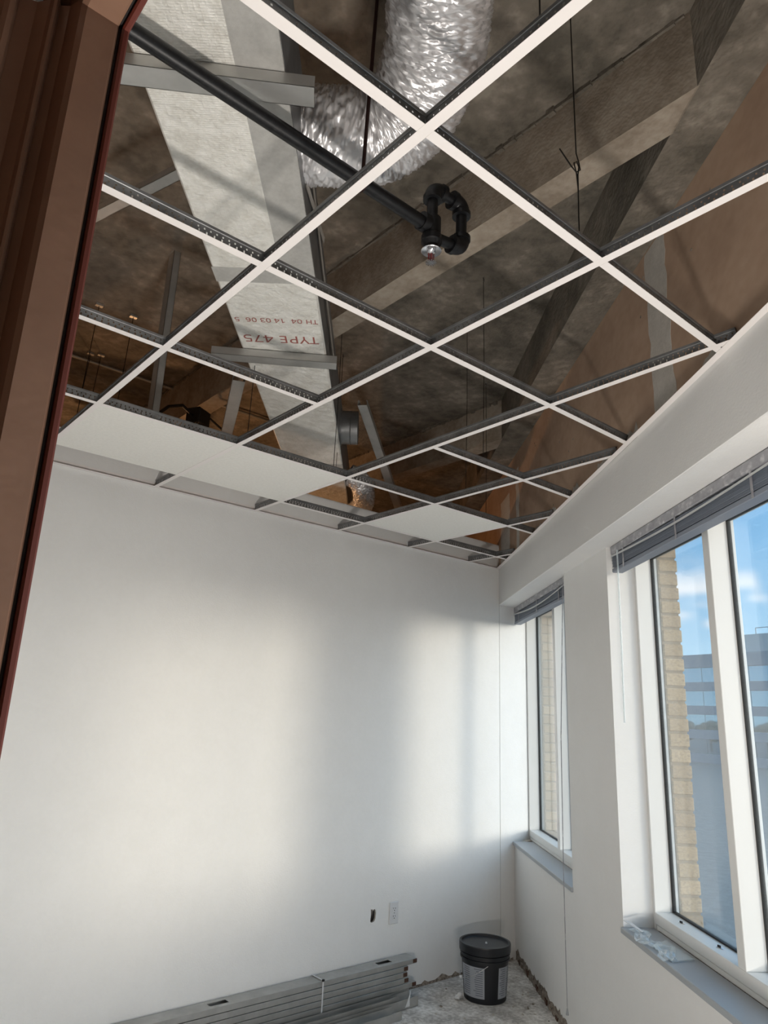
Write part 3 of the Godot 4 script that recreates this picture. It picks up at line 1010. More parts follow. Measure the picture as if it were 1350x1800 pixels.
func sprinkler():
	var t = thing("sprinkler_pipe", "black steel sprinkler pipe with a looped drop and a red bulb head", "pipe", "", Transform3D(Basis(), Vector3(0.45, 2.97, -0.45)))
	var st := mb()
	tube(st, [Vector3(-1.6, 0.03, 0.0), Vector3(-0.02, -0.005, 0.0)], 0.0195, 24)
	put(st, "branch_pipe", M.black_pipe, t)
	var elbow := func(c: Vector3, a: Vector3, b: Vector3, called: String):
		var s2 := mb()
		var pts := []
		for k in 9:
			var w := k / 8.0
			pts.append((c + a * 0.034).lerp(c, w).lerp(c.lerp(c + b * 0.034, w), w))
		tube(s2, pts, 0.0255, 20)
		tube(s2, [c + a * 0.028, c + a * 0.042], 0.0285, 20)
		tube(s2, [c + b * 0.028, c + b * 0.042], 0.0285, 20)
		put(s2, called, M.black_pipe, t)
	# the tee where the branch meets the drop
	st = mb()
	tube(st, [Vector3(0.0, 0.028, 0.0), Vector3(0.0, -0.035, 0.0)], 0.027, 20)
	tube(st, [Vector3(-0.045, 0.0, 0.0), Vector3(-0.02, 0.0, 0.0)], 0.028, 20)
	put(st, "tee_fitting", M.black_pipe, t)
	var side := Vector3(1.0, 0.0, 0.08).normalized()
	var top := Vector3(0.0, 0.135, 0.0)
	elbow.call(top, Vector3.DOWN, side, "elbow_fitting")
	st = mb()
	tube(st, [Vector3(0, 0.03, 0), top + Vector3(0, -0.03, 0)], 0.0165, 20)
	tube(st, [top + side * 0.03, top + side * 0.09], 0.0165, 20)
	put(st, "riser_nipple", M.black_pipe, t)
	var e2 := top + side * 0.115
	elbow.call(e2, -side, Vector3.DOWN, "elbow_fitting")
	st = mb()
	var e3 := Vector3(e2.x, -0.022, e2.z)
	tube(st, [e2 + Vector3(0, -0.03, 0), e3 + Vector3(0, 0.03, 0)], 0.0165, 20)
	put(st, "drop_nipple", M.black_pipe, t)
	elbow.call(e3, Vector3.UP, -side, "elbow_fitting")
	st = mb()
	tube(st, [e3 - side * 0.03, Vector3(0, -0.03, 0) + side * 0.012], 0.0165, 20)
	put(st, "return_nipple", M.black_pipe, t)
	st = mb()
	lathe(st, [[0.0, -0.03], [0.029, -0.03], [0.031, -0.034], [0.031, -0.052], [0.028, -0.056], [0.022, -0.066], [0.020, -0.078], [0.0, -0.078]], 24)
	put(st, "reducer", M.black_pipe, t)
	st = mb()
	lathe(st, [[0.012, -0.076], [0.028, -0.079], [0.030, -0.082], [0.028, -0.0835], [0.012, -0.081]], 32)
	put(st, "escutcheon", M.chrome, t, "chrome escutcheon ring")
	st = mb()
	lathe(st, [[0.0, -0.078], [0.013, -0.078], [0.013, -0.090], [0.010, -0.094], [0.0, -0.094]], 6)
	put(st, "head_body", M.chrome, t)
	st = mb()
	tube(st, [Vector3(0, -0.092, 0), Vector3(0, -0.118, 0)], 0.0045, 12)
	tube(st, [Vector3(-0.010, -0.094, 0), Vector3(-0.010, -0.112, 0), Vector3(-0.002, -0.120, 0)], 0.002, 8)
	tube(st, [Vector3(0.010, -0.094, 0), Vector3(0.010, -0.112, 0), Vector3(0.002, -0.120, 0)], 0.002, 8)
	put(st, "glass_bulb", M.red, t, "red sprinkler bulb")
	st = mb()
	lathe(st, [[0.0, -0.1195], [0.007, -0.1195], [0.007, -0.1215], [0.0, -0.1215]], 16)
	for k in 14:
		var b := Basis(Vector3.UP, TAU * k / 14)
		box(st, Vector3(0.006, -0.1212, -0.0013), Vector3(0.0165, -0.1200, 0.0013), Transform3D(b, Vector3.ZERO))
	put(st, "deflector", M.chrome, t)
	# rod that hangs the branch
	st = mb()
	tube(st, [Vector3(0.179, DECK, -0.415) - Vector3(0.45, 2.97, -0.45), Vector3(0.179, 3.0, -0.44) - Vector3(0.45, 2.97, -0.45)], 0.0055, 10)
	put(st, "hanger_rod", M.rod, t, "rusty hanger rod")
	st = mb()
	var cx := -0.271
	for k in 16:
		var a := TAU * k / 16
		var b := TAU * (k + 1) / 16
		var p := Vector3(cx, 0.0 + cos(a) * 0.0245, sin(a) * 0.0245)
		var q := Vector3(cx, 0.0 + cos(b) * 0.0245, sin(b) * 0.0245)
		box(st, Vector3(-0.012, -0.001, 0.0), Vector3(0.012, 0.001, p.distance_to(q)), look(p, q, Vector3.RIGHT) * Transform3D(Basis(Vector3.BACK, PI / 2), Vector3.ZERO))
	put(st, "hanger_ring", M.rod, t)

func wires():
	var lab := "thin hanger wire dropping from the deck %s"
	var hung := ["", "between the third and fourth main tees", "to the second main tee from the door", "to the third main tee from the door", "to the fourth main tee from the door", "to the fifth main tee from the door", "to the first main tee near the flexible duct", "beside the round duct collar"]
	var spots := [Vector3(0.583, 2.742, -0.04), Vector3(1.556, 2.742, -1.234), Vector3(0.61, 2.742, -1.75), Vector3(1.22, 2.742, -1.95), Vector3(1.83, 2.742, -1.6), Vector3(2.44, 2.742, -2.0), Vector3(0.0, 2.742, 0.28), Vector3(1.535, 2.95, -2.364)]
	for k in spots.size():
		var p: Vector3 = spots[k]
		if k == 0:
			var t = thing("hanger_wire", "hanger wire twisted into an open loop over the tee crossing by the brown drywall", "wire", "", Transform3D(Basis(), p))
			var st := mb()
			tube(st, [Vector3(0, DECK - p.y, 0), Vector3(0.0, 0.30, 0), Vector3(0.012, 0.275, 0), Vector3(0.010, 0.25, 0.004), Vector3(-0.003, 0.238, 0), Vector3(-0.018, 0.25, -0.004), Vector3(-0.045, 0.30, -0.02)], 0.0018, 8)
			put(st, "upper_strand", M.wire, t)
			st = mb()
			tube(st, [Vector3(0.004, 0.18, 0), Vector3(-0.002, 0.235, 0), Vector3(-0.012, 0.262, 0), Vector3(0.002, 0.275, 0), Vector3(0.01, 0.262, 0), Vector3(0.0, 0.23, 0.003), Vector3(0.0, 0.10, 0), Vector3(0, 0.04, 0)], 0.0018, 8)
			put(st, "lower_strand", M.wire, t)
			st = mb()
			tube(st, [Vector3(-0.006, 0.0, 0), Vector3(-0.007, 0.045, 0), Vector3(0.0, 0.055, 0), Vector3(0.007, 0.045, 0), Vector3(0.006, 0.012, 0)], 0.002, 8)
			put(st, "hook", M.chrome, t, "bright hook over the tee")
			continue
		var wire = thing("hanger_wire", lab % hung[k], "wire", "hanger wires above the ceiling grid", Transform3D(Basis(), p))
		var st2 := mb()
		tube(st2, [Vector3(0, -0.01, 0), Vector3(0.003, (DECK - p.y) * 0.5, 0.002), Vector3(0, DECK - p.y, 0)], 0.0016, 6)
		put(st2, "strand", M.wire, wire)
		st2 = mb()
		tube(st2, [Vector3(0, DECK - p.y, 0), Vector3(0.006, DECK - p.y - 0.008, 0), Vector3(0.006, DECK - p.y - 0.02, 0), Vector3(0, DECK - p.y - 0.026, 0)], 0.003, 8)
		put(st2, "anchor", M.chrome, wire)
	# wires in the neighbouring ceiling void
	for p in [Vector3(0.222, 3.0, -2.876), Vector3(0.409, 3.0, -2.857), Vector3(0.384, 3.3, -3.488), Vector3(0.44, 3.3, -3.46), Vector3(1.15, 3.0, -3.3)]:
		var wire = thing("hanger_wire", "thin wire hanging in the void beyond the back wall", "wire", "wires beyond the back wall", Transform3D(Basis(), p))
		var st3 := mb()
		tube(st3, [Vector3(-0.02, 0.0, 0), Vector3(0.0, DECK - p.y, 0)], 0.002, 6)
		put(st3, "strand", M.wire, wire)
		st3 = mb()
		box(st3, Vector3(-0.02, DECK - p.y - 0.012, -0.012), Vector3(0.02, DECK - p.y, 0.012))
		put(st3, "anchor_clip", M.stud, wire)

func void_things():
	# conduit under the deck beyond the wall
	var st := mb()
	tube(st, [Vector3(-0.6, DECK - 0.02, -3.57), Vector3(1.9, DECK - 0.02, -3.57)], 0.011, 12)
	tag(put(st, "conduit", M.darkstud), "thin metal conduit under the deck beyond the back wall", "conduit")
	# junction box bristling with cables
	var t = thing("junction_box", "black junction box bristling with cable tails beyond the back wall", "junction box", "", Transform3D(Basis(Vector3.UP, 0.5), Vector3(0.93, 3.28, -3.0)))
	st = mb()
	bbox(st, Vector3(-0.06, -0.045, -0.05), Vector3(0.06, 0.055, 0.05), 0.008)
	put(st, "box_body", M.cable, t)
	for k in 12:
		st = mb()
		var a := -1.4 + k * 0.26
		var p := Vector3(sin(a) * 0.05, -0.045, cos(a * 1.7) * 0.03)
		tube(st, [p, p + Vector3(sin(a) * 0.03, -0.03, 0.01), p + Vector3(sin(a) * 0.05, -0.055, 0.015)], 0.006, 8)
		put(st, "cable_tail", M.cable, t)
	st = mb()
	tube(st, [Vector3(0.05, 0.02, 0), Vector3(0.12, 0.05, 0), Vector3(0.22, 0.02, 0.02), Vector3(0.36, -0.02, 0.06), Vector3(0.52, -0.02, 0.1)], 0.008, 10)
	tube(st, [Vector3(-0.05, 0.0, 0), Vector3(-0.16, 0.02, 0), Vector3(-0.28, -0.04, 0), Vector3(-0.36, -0.12, 0)], 0.010, 10)
	tube(st, [Vector3(-0.05, -0.03, 0.02), Vector3(-0.12, -0.09, 0.02), Vector3(-0.2, -0.16, 0.0)], 0.006, 8)
	put(st, "cable", M.cable, t, "black cable loops")
	var hk := mb()
	tube(hk, [Vector3(0, 0.012, 0.0), Vector3(0, 0.010, 0.014), Vector3(0.004, -0.008, 0.016), Vector3(0.010, -0.014, 0.012)], 0.0028, 8)
	var hook = put(hk, "wall_hook", M.cable)
	hook.position = Vector3(2.235, 2.805, BACK)
	tag(hook, "small black hook on the back wall just above the grid", "hook")
	# boards lying in the neighbouring ceiling
	for q in [[Vector3(0.34, 3.05, -3.62), 0.5, 0.35, "brown board leaning in the void by the door partition", Vector3(0.30, 0.006, 0.22)], [Vector3(0.98, 3.02, -4.2), -0.4, 0.2, "brown board lying in the void behind the junction box", Vector3(0.26, 0.006, 0.2)]]:
		st = mb()
		bbox(st, -q[4], q[4], 0.002)
		var o = put(st, "loose_board", M.board)
		o.transform = Transform3D(Basis(Vector3.UP, q[1]) * Basis(Vector3.RIGHT, q[2]), q[0])
		tag(o, q[3], "board")

func lamps():
	# bare work lamps hung in the neighbouring room and the corridor
	for q in [[Vector3(1.1, 2.35, -4.6), 4.5, "bare warm work bulb hanging in the room beyond the back wall"], [Vector3(-1.7, 2.3, -1.2), 2.5, "bare warm work bulb hanging in the corridor"]]:
		var t = thing("work_lamp", q[2], "lamp", "", Transform3D(Basis(), q[0]))
		var st := mb()
		lathe(st, [[0.0, -0.055], [0.018, -0.05], [0.03, -0.03], [0.03, -0.012], [0.018, 0.012], [0.014, 0.03]], 20, Transform3D(), true)
		put(st, "bulb", M.lamp, t)
		st = mb()
		lathe(st, [[0.016, 0.028], [0.019, 0.03], [0.019, 0.075], [0.0, 0.08]], 16)
		put(st, "socket", M.cable, t)
		st = mb()
		tube(st, [Vector3(0, 0.07, 0), Vector3(0.01, 0.6, 0.0), Vector3(0, DECK - q[0].y, 0)], 0.004, 6)
		put(st, "cord", M.cable, t)
		var l := OmniLight3D.new()
		l.name = "bulb_light"
		l.light_color = Color(1.0, 0.76, 0.54)
		l.light_energy = q[1] / 10.0
		l.light_size = 0.03
		l.omni_range = 12.0
		l.omni_attenuation = 2.0
		l.shadow_enabled = true
		l.position = Vector3(0, -0.02, 0)
		t.add_child(l)

func work_light():
	# twin-head flood on a floor stand beside the camera, tipped up at the ceiling
	var at := Vector3(-0.10, 0.0, 0.66)
	var t = thing("work_light", "twin head flood light on a yellow floor stand lighting the ceiling", "lamp", "", Transform3D(Basis(), at))
	var st := mb()
	tube(st, [Vector3(-0.2, 0.012, 0.15), Vector3(-0.2, 0.012, -0.15)], 0.011, 10)
	tube(st, [Vector3(0.2, 0.012, 0.15), Vector3(0.2, 0.012, -0.15)], 0.011, 10)
	tube(st, [Vector3(-0.2, 0.012, 0.0), Vector3(-0.19, 0.42, 0.0), Vector3(0.19, 0.42, 0.0), Vector3(0.2, 0.012, 0.0)], 0.011, 10)
	put(st, "stand", M.brass, t)
	var aim := (Vector3(0.50, 2.75, -0.55) - (at + Vector3(0, 0.5, 0))).normalized()
	for x in [-0.13, 0.13]:
		var ft := look(Vector3(x, 0.50, 0.0), Vector3(x, 0.50, 0.0) + aim)
		st = mb()
		bbox(st, Vector3(-0.12, -0.09, -0.07), Vector3(0.12, 0.09, 0.0), 0.012, ft)
		var h = put(st, "head", M.cable, t)
		st = mb()
		box(st, Vector3(-0.11, -0.08, 0.0), Vector3(0.11, 0.08, 0.002), ft)
		put(st, "lens", M.flood, h)
		var l := AreaLight3D.new()
		l.name = "flood_light"
		l.area_size = Vector2(0.22, 0.16)
		l.light_color = Color(1.0, 0.97, 0.935)
		l.light_energy = 1.04
		l.area_range = 14.0
		l.shadow_enabled = true
		l.transform = ft * Transform3D(Basis(Vector3.UP, PI), Vector3(0, 0, 0.004))
		t.add_child(l)

# ------------------------------------------------------------------ things on the floor and walls
func outlet():
	var t = thing("wall_outlet", "white duplex wall outlet beside the broken hole", "outlet", "", Transform3D(Basis(), Vector3(2.416, 0.433, BACK)))
	var st := mb()
	bbox(st, Vector3(-0.036, -0.060, 0.0), Vector3(0.036, 0.060, 0.007), 0.003)
	put(st, "cover_plate", M.plate, t)
	for y in [-0.021, 0.021]:
		st = mb()
		bbox(st, Vector3(-0.017, y - 0.014, 0.006), Vector3(0.017, y + 0.014, 0.0085), 0.001)
		var r = put(st, "receptacle", M.plate, t)
		st = mb()
		box(st, Vector3(-0.009, y + 0.0, 0.008), Vector3(-0.006, y + 0.009, 0.0088))
		box(st, Vector3(0.006, y + 0.0, 0.008), Vector3(0.009, y + 0.008, 0.0088))
		lathe(st, [[0.0, 0.0088], [0.0032, 0.0088], [0.0032, 0.008]], 10, Transform3D(Basis(Vector3.RIGHT, PI / 2), Vector3(0, y - 0.007, 0)))
		put(st, "slots", M.slot, r)
	st = mb()
	lathe(st, [[0.0, 0.0078], [0.003, 0.0076], [0.0034, 0.006]], 10, Transform3D(Basis(Vector3.RIGHT, PI / 2), Vector3()))
	put(st, "screw", M.chrome, t)

func bucket():
	var t = thing("bucket", "dark navy plastic bucket with lid and wire handle in the corner", "bucket", "", Transform3D(Basis(Vector3.UP, 0.0), Vector3(2.855, 0.0, -2.372)))
	var st := mb()
	lathe(st, [[0.0, 0.0], [0.120, 0.0], [0.1245, 0.006], [0.1385, 0.205], [0.1385, 0.212], [0.1475, 0.214], [0.1475, 0.222], [0.141, 0.224], [0.141, 0.236], [0.1485, 0.238], [0.1485, 0.246], [0.142, 0.248], [0.142, 0.268]], 56)
	put(st, "body", M.bucket, t)
	st = mb()
	lathe(st, [[0.1435, 0.250], [0.1525, 0.252], [0.1535, 0.270], [0.1545, 0.290], [0.153, 0.297], [0.148, 0.298], [0.140, 0.297], [0.137, 0.288], [0.134, 0.2855], [0.0, 0.2855]], 56)
	put(st, "lid", M.bucket, t, "dark ribbed lid")
	st = mb()
	lathe(st, [[0.0, 0.294], [0.005, 0.293], [0.007, 0.2855]], 12, Transform3D(Basis(), Vector3(0.0, 0, 0.01)))
	put(st, "lid_blob", M.strap, t, "white speck of compound")
	# paper label wrapped round, in two panels with a bare strip between
	var toward := atan2(0.843 + 2.372, -0.773 - 2.855)           # towards the camera, as angle in x,z
	for q in [[0.02, 1.25, 0], [-1.5, -0.62, 1]]:
		st = mb()
		st.set_smooth_group(1)
		var n := 18
		for k in n:
			var a: float = toward + lerpf(q[0], q[1], k / float(n))
			var b: float = toward + lerpf(q[0], q[1], (k + 1) / float(n))
			var r0 := 0.1268
			var r1 := 0.1380
			var y0 := 0.030
			var y1 := 0.190
			quad(st, Vector3(cos(a) * r0, y0, sin(a) * r0), Vector3(cos(a) * r1, y1, sin(a) * r1), Vector3(cos(b) * r1, y1, sin(b) * r1), Vector3(cos(b) * r0, y0, sin(b) * r0))
		st.set_smooth_group(-1)
		var lab = put(st, "paper_label", M.bucket_label, t, "grey printed paper label")
		st = mb()
		for row in 13:
			var yy := 0.178 - row * 0.0112
			var rr := lerpf(0.1268, 0.1380, (yy - 0.03) / 0.16) + 0.0006
			for part in 2:
				var f0: float = lerpf(q[0], q[1], 0.06 + part * 0.5)
				var f1: float = lerpf(q[0], q[1], 0.06 + part * 0.5 + 0.38 * (0.6 + 0.4 * rng.randf()))
				for k in 5:
					var a: float = toward + lerpf(f0, f1, k / 5.0)
					var b: float = toward + lerpf(f0, f1, (k + 1) / 5.0)
					var hh := 0.0036
					quad(st, Vector3(cos(a) * rr, yy, sin(a) * rr), Vector3(cos(a) * (rr + 0.0003), yy + hh, sin(a) * (rr + 0.0003)), Vector3(cos(b) * (rr + 0.0003), yy + hh, sin(b) * (rr + 0.0003)), Vector3(cos(b) * rr, yy, sin(b) * rr))
		put(st, "label_print", M.label_print, lab)
	# wire handle lying down against the side
	st = mb()
	var hp := []
	for k in 15:
		var f := k / 14.0
		var a := toward - 0.12 + f * 1.9
		var y := 0.205 - 0.11 * sin(f * PI * 0.62) + 0.02 * f
		hp.append(Vector3(cos(a) * 0.147, y, sin(a) * 0.147))
	tube(st, hp, 0.0018, 8)
	put(st, "wire_handle", M.chrome, t, "thin wire handle")
	st = mb()
	var g := toward + 1.3
	tube(st, [Vector3(cos(g - 0.09) * 0.151, 0.113, sin(g - 0.09) * 0.151), Vector3(cos(g + 0.09) * 0.151, 0.105, sin(g + 0.09) * 0.151)], 0.007, 12)
	put(st, "grip", M.strap, t, "white handle grip")

func stud_mesh(l: float, wdt: float, h: float, holes: Array) -> ArrayMesh:   # C stud, web on top, running along -x from 0
	var st := mb()
	var th := 0.0012
	var hw := wdt / 2
	# web cut round its knock-outs
	var x := 0.0
	for c in holes:
		box(st, Vector3(-c + 0.05, h - th, -hw), Vector3(-x, h, hw))
		box(st, Vector3(-c - 0.05, h - th, -hw), Vector3(-c + 0.05, h, -0.019))
		box(st, Vector3(-c - 0.05, h - th, 0.019), Vector3(-c + 0.05, h, hw))
		x = c + 0.05
	box(st, Vector3(-l, h - th, -hw), Vector3(-x, h, hw))
	for s in [-1.0, 1.0]:
		bbox(st, Vector3(-l, 0.0, s * hw - th), Vector3(0, h, s * hw + th), 0.0008)
		box(st, Vector3(-l, 0.0, minf(s * hw, s * (hw - 0.007))), Vector3(0, th, maxf(s * hw, s * (hw - 0.007))))
	box(st, Vector3(-l, h * 0.42, -hw + 0.002), Vector3(0, h * 0.42 + th, hw - 0.002))
	st.generate_normals()
	return st.commit()

func studs():
	var m := [stud_mesh(3.05, 0.092, 0.0268, [0.22, 1.28, 2.30]), stud_mesh(2.95, 0.092, 0.0268, [])]
	var xs := [2.515, 2.445, 2.440, 2.450, 2.512]
	var labs := ["galvanised steel stud with knock-out slots, topmost of the pile along the back wall", "galvanised steel stud, second from the top of the pile along the back wall", "galvanised steel stud in the middle of the pile along the back wall", "galvanised steel stud, second from the bottom of the pile along the back wall", "galvanised steel stud at the bottom of the pile along the back wall"]
	for k in 5:
		var t = thing("steel_stud", labs[k], "steel stud", "piled steel studs", Transform3D(Basis(Vector3.BACK, -0.008 * 0.0), Vector3(xs[k], 0.177 - k * 0.0300, -2.652)))
		put_mesh(m[0] if k == 0 else m[1], "channel", M.stud, t)
		var st := mb()
		box(st, Vector3(-0.010, 0.003, -0.040), Vector3(-0.004, 0.026, 0.040))
		box(st, Vector3(-0.030, 0.004, 0.0465), Vector3(0.001, 0.024, 0.0485))
		put(st, "rusty_end", M.rust, t, "brown cut end")
	# support under the pile: runner tracks lying below it
	for q in [[2.46, 0.0, -2.652, 0.092, 0.055, "pale steel track carrying the stud pile"], ]:
		var t2 = thing("steel_track", q[5], "steel track", "", Transform3D(Basis(), Vector3(q[0], 0.0, q[2])))
		var s2 := mb()
		channel(s2, [Vector2(-0.046, 0.055), Vector2(-0.046, 0.0012), Vector2(0.046, 0.0012), Vector2(0.046, 0.055)], 0.0014, 0.0, 2.9, Transform3D(Basis(Vector3(0, 0, 1), Vector3(0, 1, 0), Vector3(-1, 0, 0)), Vector3()))
		put(s2, "channel", M.track, t2)
	var tr := [[Vector3(2.44, 0.0, -2.552), 0.045, 0.048, 0.0, "steel track lying in front of the stud pile"], [Vector3(2.23, 0.0, -2.452), 0.040, 0.040, 0.008, "shorter steel track lying in front of the longer one"], [Vector3(2.30, 0.0025, -2.552), 0.030, 0.062, 0.0, "narrow steel track standing inside the wider one"]]
	for q in tr:
		var t3 = thing("steel_track", q[4], "steel track", "", Transform3D(Basis(Vector3.UP, q[3]), q[0]))
		var s3 := mb()
		channel(s3, [Vector2(-q[1], q[2]), Vector2(-q[1], 0.0012), Vector2(q[1], 0.0012), Vector2(q[1], q[2])], 0.0014, 0.0, 2.8, Transform3D(Basis(Vector3(0, 0, 1), Vector3(0, 1, 0), Vector3(-1, 0, 0)), Vector3()))
		put(s3, "channel", M.track, t3)
		s3 = mb()
		plate(s3, PackedVector2Array([Vector2(-0.05, q[2]), Vector2(0.0, q[2]), Vector2(-0.012, q[2] + 0.004), Vector2(-0.05, q[2] + 0.003)]), q[1] - 0.001, q[1] + 0.001)
		put(s3, "bent_lip", M.track, t3)
	# tie round the pile
	var t4 = thing("cable_tie", "thin white tie strapped round the stud pile", "cable tie", "", Transform3D(Basis(), Vector3(1.83, 0.056, -2.652)))
	var s4 := mb()
	box(s4, Vector3(-0.004, -0.005, 0.0485), Vector3(0.004, 0.152, 0.051))
	box(s4, Vector3(-0.004, 0.1505, -0.051), Vector3(0.004, 0.1525, 0.051))
	box(s4, Vector3(-0.004, -0.005, -0.051), Vector3(0.004, 0.152, -0.0485))
	put(s4, "strap", M.strap, t4)
	s4 = mb()
	bbox(s4, Vector3(-0.006, 0.147, 0.045), Vector3(0.006, 0.157, 0.055), 0.001)
	put(s4, "buckle", M.slot, t4)
	# torn tab of sheet metal standing at the track ends
	s4 = mb()
	plate(s4, PackedVector2Array([Vector2(-0.02, 0.0), Vector2(0.012, 0.0), Vector2(0.010, 0.03), Vector2(0.018, 0.075), Vector2(-0.004, 0.028)]), -0.0008, 0.0008)
	var tab = put(s4, "metal_offcut", M.strap)
	tag(tab, "pale torn sheet metal tab standing at the track ends", "offcut")
	tab.position = Vector3(2.30, 0.0415, -2.44)

func litter():
	rng.seed = 77
	for k in 60:
		var p := Vector3(rng.randf_range(2.3, 3.35), 0.0, rng.randf_range(-2.6, -1.9))
		if (p.x - 3.40) * 0.788 + (p.z - BACK) * 0.616 > 0.08 or Vector2(p.x - 2.855, p.z + 2.372).length() < 0.16 or (p.x < 2.52 and p.z < -2.37):
			continue
		var st := mb()
		var r := rng.randf_range(0.003, 0.010)
		var poly := PackedVector2Array()
		for q in 6:
			var a := TAU * q / 6
			poly.append(Vector2(cos(a), sin(a)) * r * rng.randf_range(0.6, 1.2))
		slab(st, poly, 0.0, rng.randf_range(0.002, 0.006))
		var o = put(st, "plaster_crumb", M.mud if k % 4 else M.raw)
		o.position = p
		tag(o, "small crumb of plaster on the dusty floor", "crumb", "plaster crumbs on the floor")
	# crumpled paper by the bucket
	var st2 := mb()
	ball(st2, Vector3(0, 0.016, 0), Vector3(0.022, 0.016, 0.018), 7, 0.9, noise(40.0, 9, 2))
	var pp = put(st2, "paper_scrap", M.strap)
	pp.position = Vector3(2.70, 0.0, -2.44)
	tag(pp, "crumpled white paper scrap beside the bucket", "paper")

func sill_things():
	# crumpled clear plastic and a slip of glass on the sill
	var n := noise(16.0, 55, 3)
	var st := mb()
	var g := []
	for a in 29:
		var row := []
		for b in 7:
			var s := 2.05 + a * 0.0145
			var o := 0.112 + b * 0.011 + 0.02 * sin(a * 0.4)
			var y := 0.749 + 0.030 * absf(n.get_noise_2d(a * 0.10, b * 0.22)) * (1.0 if a > 2 else 0.4)
			row.append(wt(s, y, o))
		g.append(row)
	for a in 28:
		for b in 6:
			quad(st, g[a][b], g[a + 1][b], g[a + 1][b + 1], g[a][b + 1])
	var o1 = put(st, "plastic_wrap", M.clear)
	tag(o1, "crumpled clear plastic wrap on the window sill", "plastic")
	st = mb()
	plate(st, PackedVector2Array([Vector2(2.28, 0.0), Vector2(2.46, 0.0), Vector2(2.43, 0.10), Vector2(2.20, 0.09)]), 0.0, 0.004, Transform3D(Basis(SLANT, OUTW, Vector3.UP), wt(0, 0.7475, 0.135)))
	var o2 = put(st, "glass_offcut", M.clear)
	tag(o2, "thin pane offcut lying on the window sill", "glass")
	st = mb()
	plate(st, PackedVector2Array([Vector2(2.04, 0.0), Vector2(2.065, 0.0), Vector2(2.20, 0.012), Vector2(2.20, 0.022), Vector2(2.06, 0.02)]), 0.0, 0.002, Transform3D(Basis(SLANT, OUTW, Vector3.UP), wt(0, 0.779, 0.112)))
	var o3 = put(st, "paper_strip", M.strap)
	tag(o3, "torn white strip lying on the crumpled plastic", "paper")
	for q in [[2.20, "small metal window clip near the pier on the lower frame rail"], [2.51, "small metal window clip near the mullion on the lower frame rail"]]:
		var c = thing("window_clip", q[1], "clip", "", W * Transform3D(Basis(Vector3.UP, 0.3), Vector3(q[0], 0.812, -0.296)))
		st = mb()
		bbox(st, Vector3(-0.016, 0.0, -0.005), Vector3(0.016, 0.002, 0.005), 0.0006)
		put(st, "base", M.chrome, c)
		st = mb()
		bbox(st, Vector3(-0.012, 0.002, -0.003), Vector3(0.002, 0.009, 0.003), 0.001)
		put(st, "catch", M.slot, c)

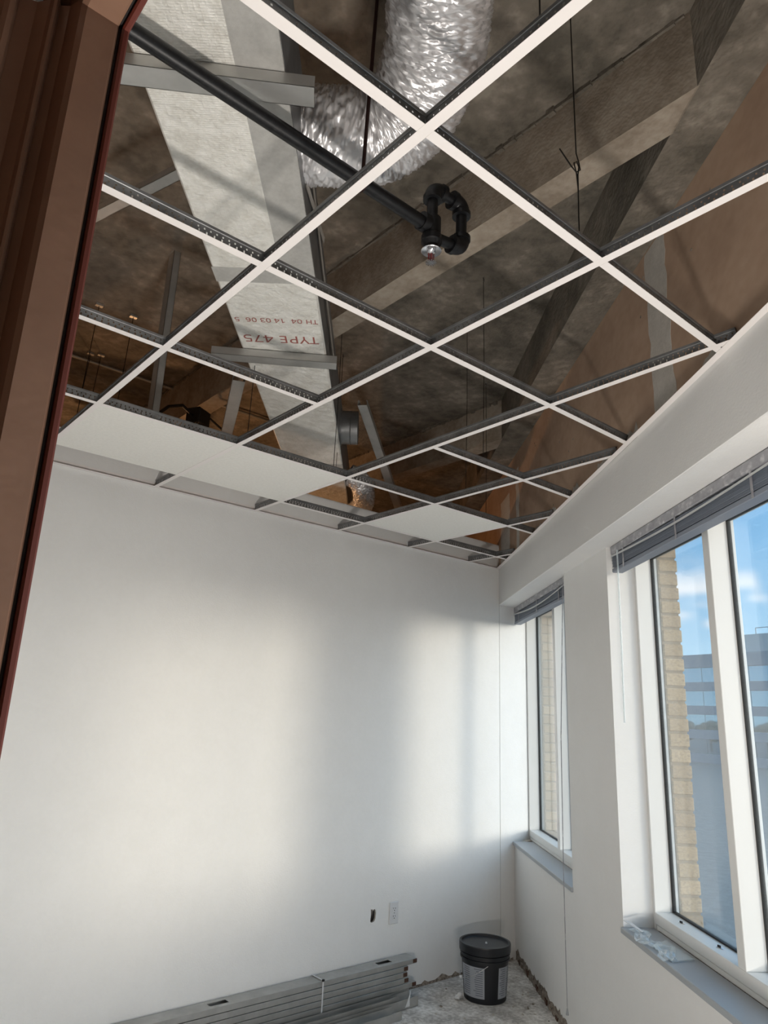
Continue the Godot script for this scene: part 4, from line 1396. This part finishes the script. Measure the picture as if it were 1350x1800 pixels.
# ------------------------------------------------------------------ outside
func outside():
	var st := mb()
	box(st, Vector3(-400, GROUND - 0.5, -400), Vector3(600, GROUND, 400))
	struct_mesh(st, "floor_outside", M.asphalt, "grey asphalt lot outside")
	var f := Vector3(0.1943, 0, -0.9809)
	var out := Vector3(-0.9809, 0, -0.1943)
	var t = thing("office_building", "distant pale office building with ribbon windows and a roof block", "building", "", Transform3D(Basis(f, Vector3.UP, f.cross(Vector3.UP)), Vector3(110.8, GROUND, -53.2)))
	# local z points along f x up; make sure it faces us
	var zd := f.cross(Vector3.UP)
	var sg := 1.0 if zd.dot(out) > 0 else -1.0
	var pitch := 3.56
	for k in 5:
		st = mb()
		var y0 := k * pitch - 0.1
		box(st, Vector3(-70, y0, minf(0.4 * sg, -20.0 * sg)), Vector3(90, y0 + (1.35 if k < 4 else 2.0), maxf(0.4 * sg, -20.0 * sg)))
		put(st, "spandrel", M.spandrel, t)
		if k < 4:
			for b in range(-8, 11):
				st = mb()
				box(st, Vector3(b * 8.0 + 0.04, y0 + 1.35, -0.1 * sg - 0.05), Vector3(b * 8.0 + 7.96, y0 + pitch, -0.1 * sg + 0.05))
				put(st, "ribbon_pane", M.ribbon_glass, t)
	st = mb()
	box(st, Vector3(-60, 0, minf(-0.6 * sg, -18.0 * sg)), Vector3(90, 4 * pitch, maxf(-0.6 * sg, -18.0 * sg)))
	put(st, "core", M.spandrel, t)
	st = mb()
	box(st, Vector3(-60, 4 * pitch + 1.6, minf(-1.0 * sg, -14.0 * sg)), Vector3(-6.6, 4 * pitch + 4.6, maxf(-1.0 * sg, -14.0 * sg)))
	put(st, "roof_block", M.penthouse, t, "pale roof block")
	for k in 20:
		st = mb()
		tube(st, [Vector3(-9.0 - k * 2.0, 4 * pitch + 4.6, -1.2 * sg), Vector3(-9.0 - k * 2.0, 4 * pitch + 5.5, -1.2 * sg)], 0.06, 6)
		put(st, "railing_post", M.spandrel, t)
	st = mb()
	tube(st, [Vector3(-9.0, 4 * pitch + 5.5, -1.2 * sg), Vector3(-50.0, 4 * pitch + 5.5, -1.2 * sg)], 0.06, 6)
	put(st, "railing", M.spandrel, t)
	# trees that the lower ribbon windows mirror
	var nn := noise(0.5, 66, 3)
	for k in 9:
		var c := Vector3(110.8, GROUND, -53.2) + Vector3(-0.6657, 0, -0.7462) * (58.0 + (k % 3) * 6.0) + f * (k * 7.0 - 22.0)
		var tr = thing("tree", "dark leafy tree across the lot, mirrored in the office windows", "tree", "trees across the lot", Transform3D(Basis(), c))
		st = mb()
		tube(st, [Vector3(0, 0, 0), Vector3(0.1, 2.6, 0)], 0.22, 8)
		put(st, "trunk", M.bark, tr)
		st = mb()
		for b in 5:
			ball(st, Vector3(sin(b * 2.1) * 1.5, 3.6 + (b % 3) * 0.7, cos(b * 2.1) * 1.5), Vector3(1.9, 1.5, 1.9), 9, 0.5, nn)
		put(st, "crown", M.leaf, tr)

func _ready():
	rng.seed = 20
	W = Transform3D(Basis(SLANT.normalized(), Vector3.UP, -OUTW.normalized()), Vector3(3.40, 0, BACK))
	setting()
	materials()
	structure()
	door_frame()
	windows()
	brickwork()
	grid()
	duct()
	trapezes()
	flex_duct("flex_duct", [Vector3(0.134, 3.25, -0.676), Vector3(0.21, 3.25, -0.612), Vector3(0.30, 3.27, -0.54), Vector3(0.33, 3.30, -0.42), Vector3(0.265, 3.33, -0.26), Vector3(0.10, 3.36, -0.06), Vector3(-0.10, 3.38, 0.25), Vector3(-0.3, 3.39, 0.8)], 0.142, "crinkled silver flexible duct bending off the foil duct above the tee crossing", 401, 460)
	flex_duct("flex_duct", [Vector3(1.985, 3.15, -2.842), Vector3(2.06, 3.12, -2.82), Vector3(2.14, 3.07, -2.86), Vector3(2.22, 3.02, -2.96), Vector3(2.27, 2.98, -3.15)], 0.08, "small flexible duct leaving the foil duct just beyond the back wall", 402, 160)
	sprinkler()
	wires()
	void_things()
	lamps()
	work_light()
	studs()
	outlet()
	bucket()
	sill_things()
	litter()
	outside()
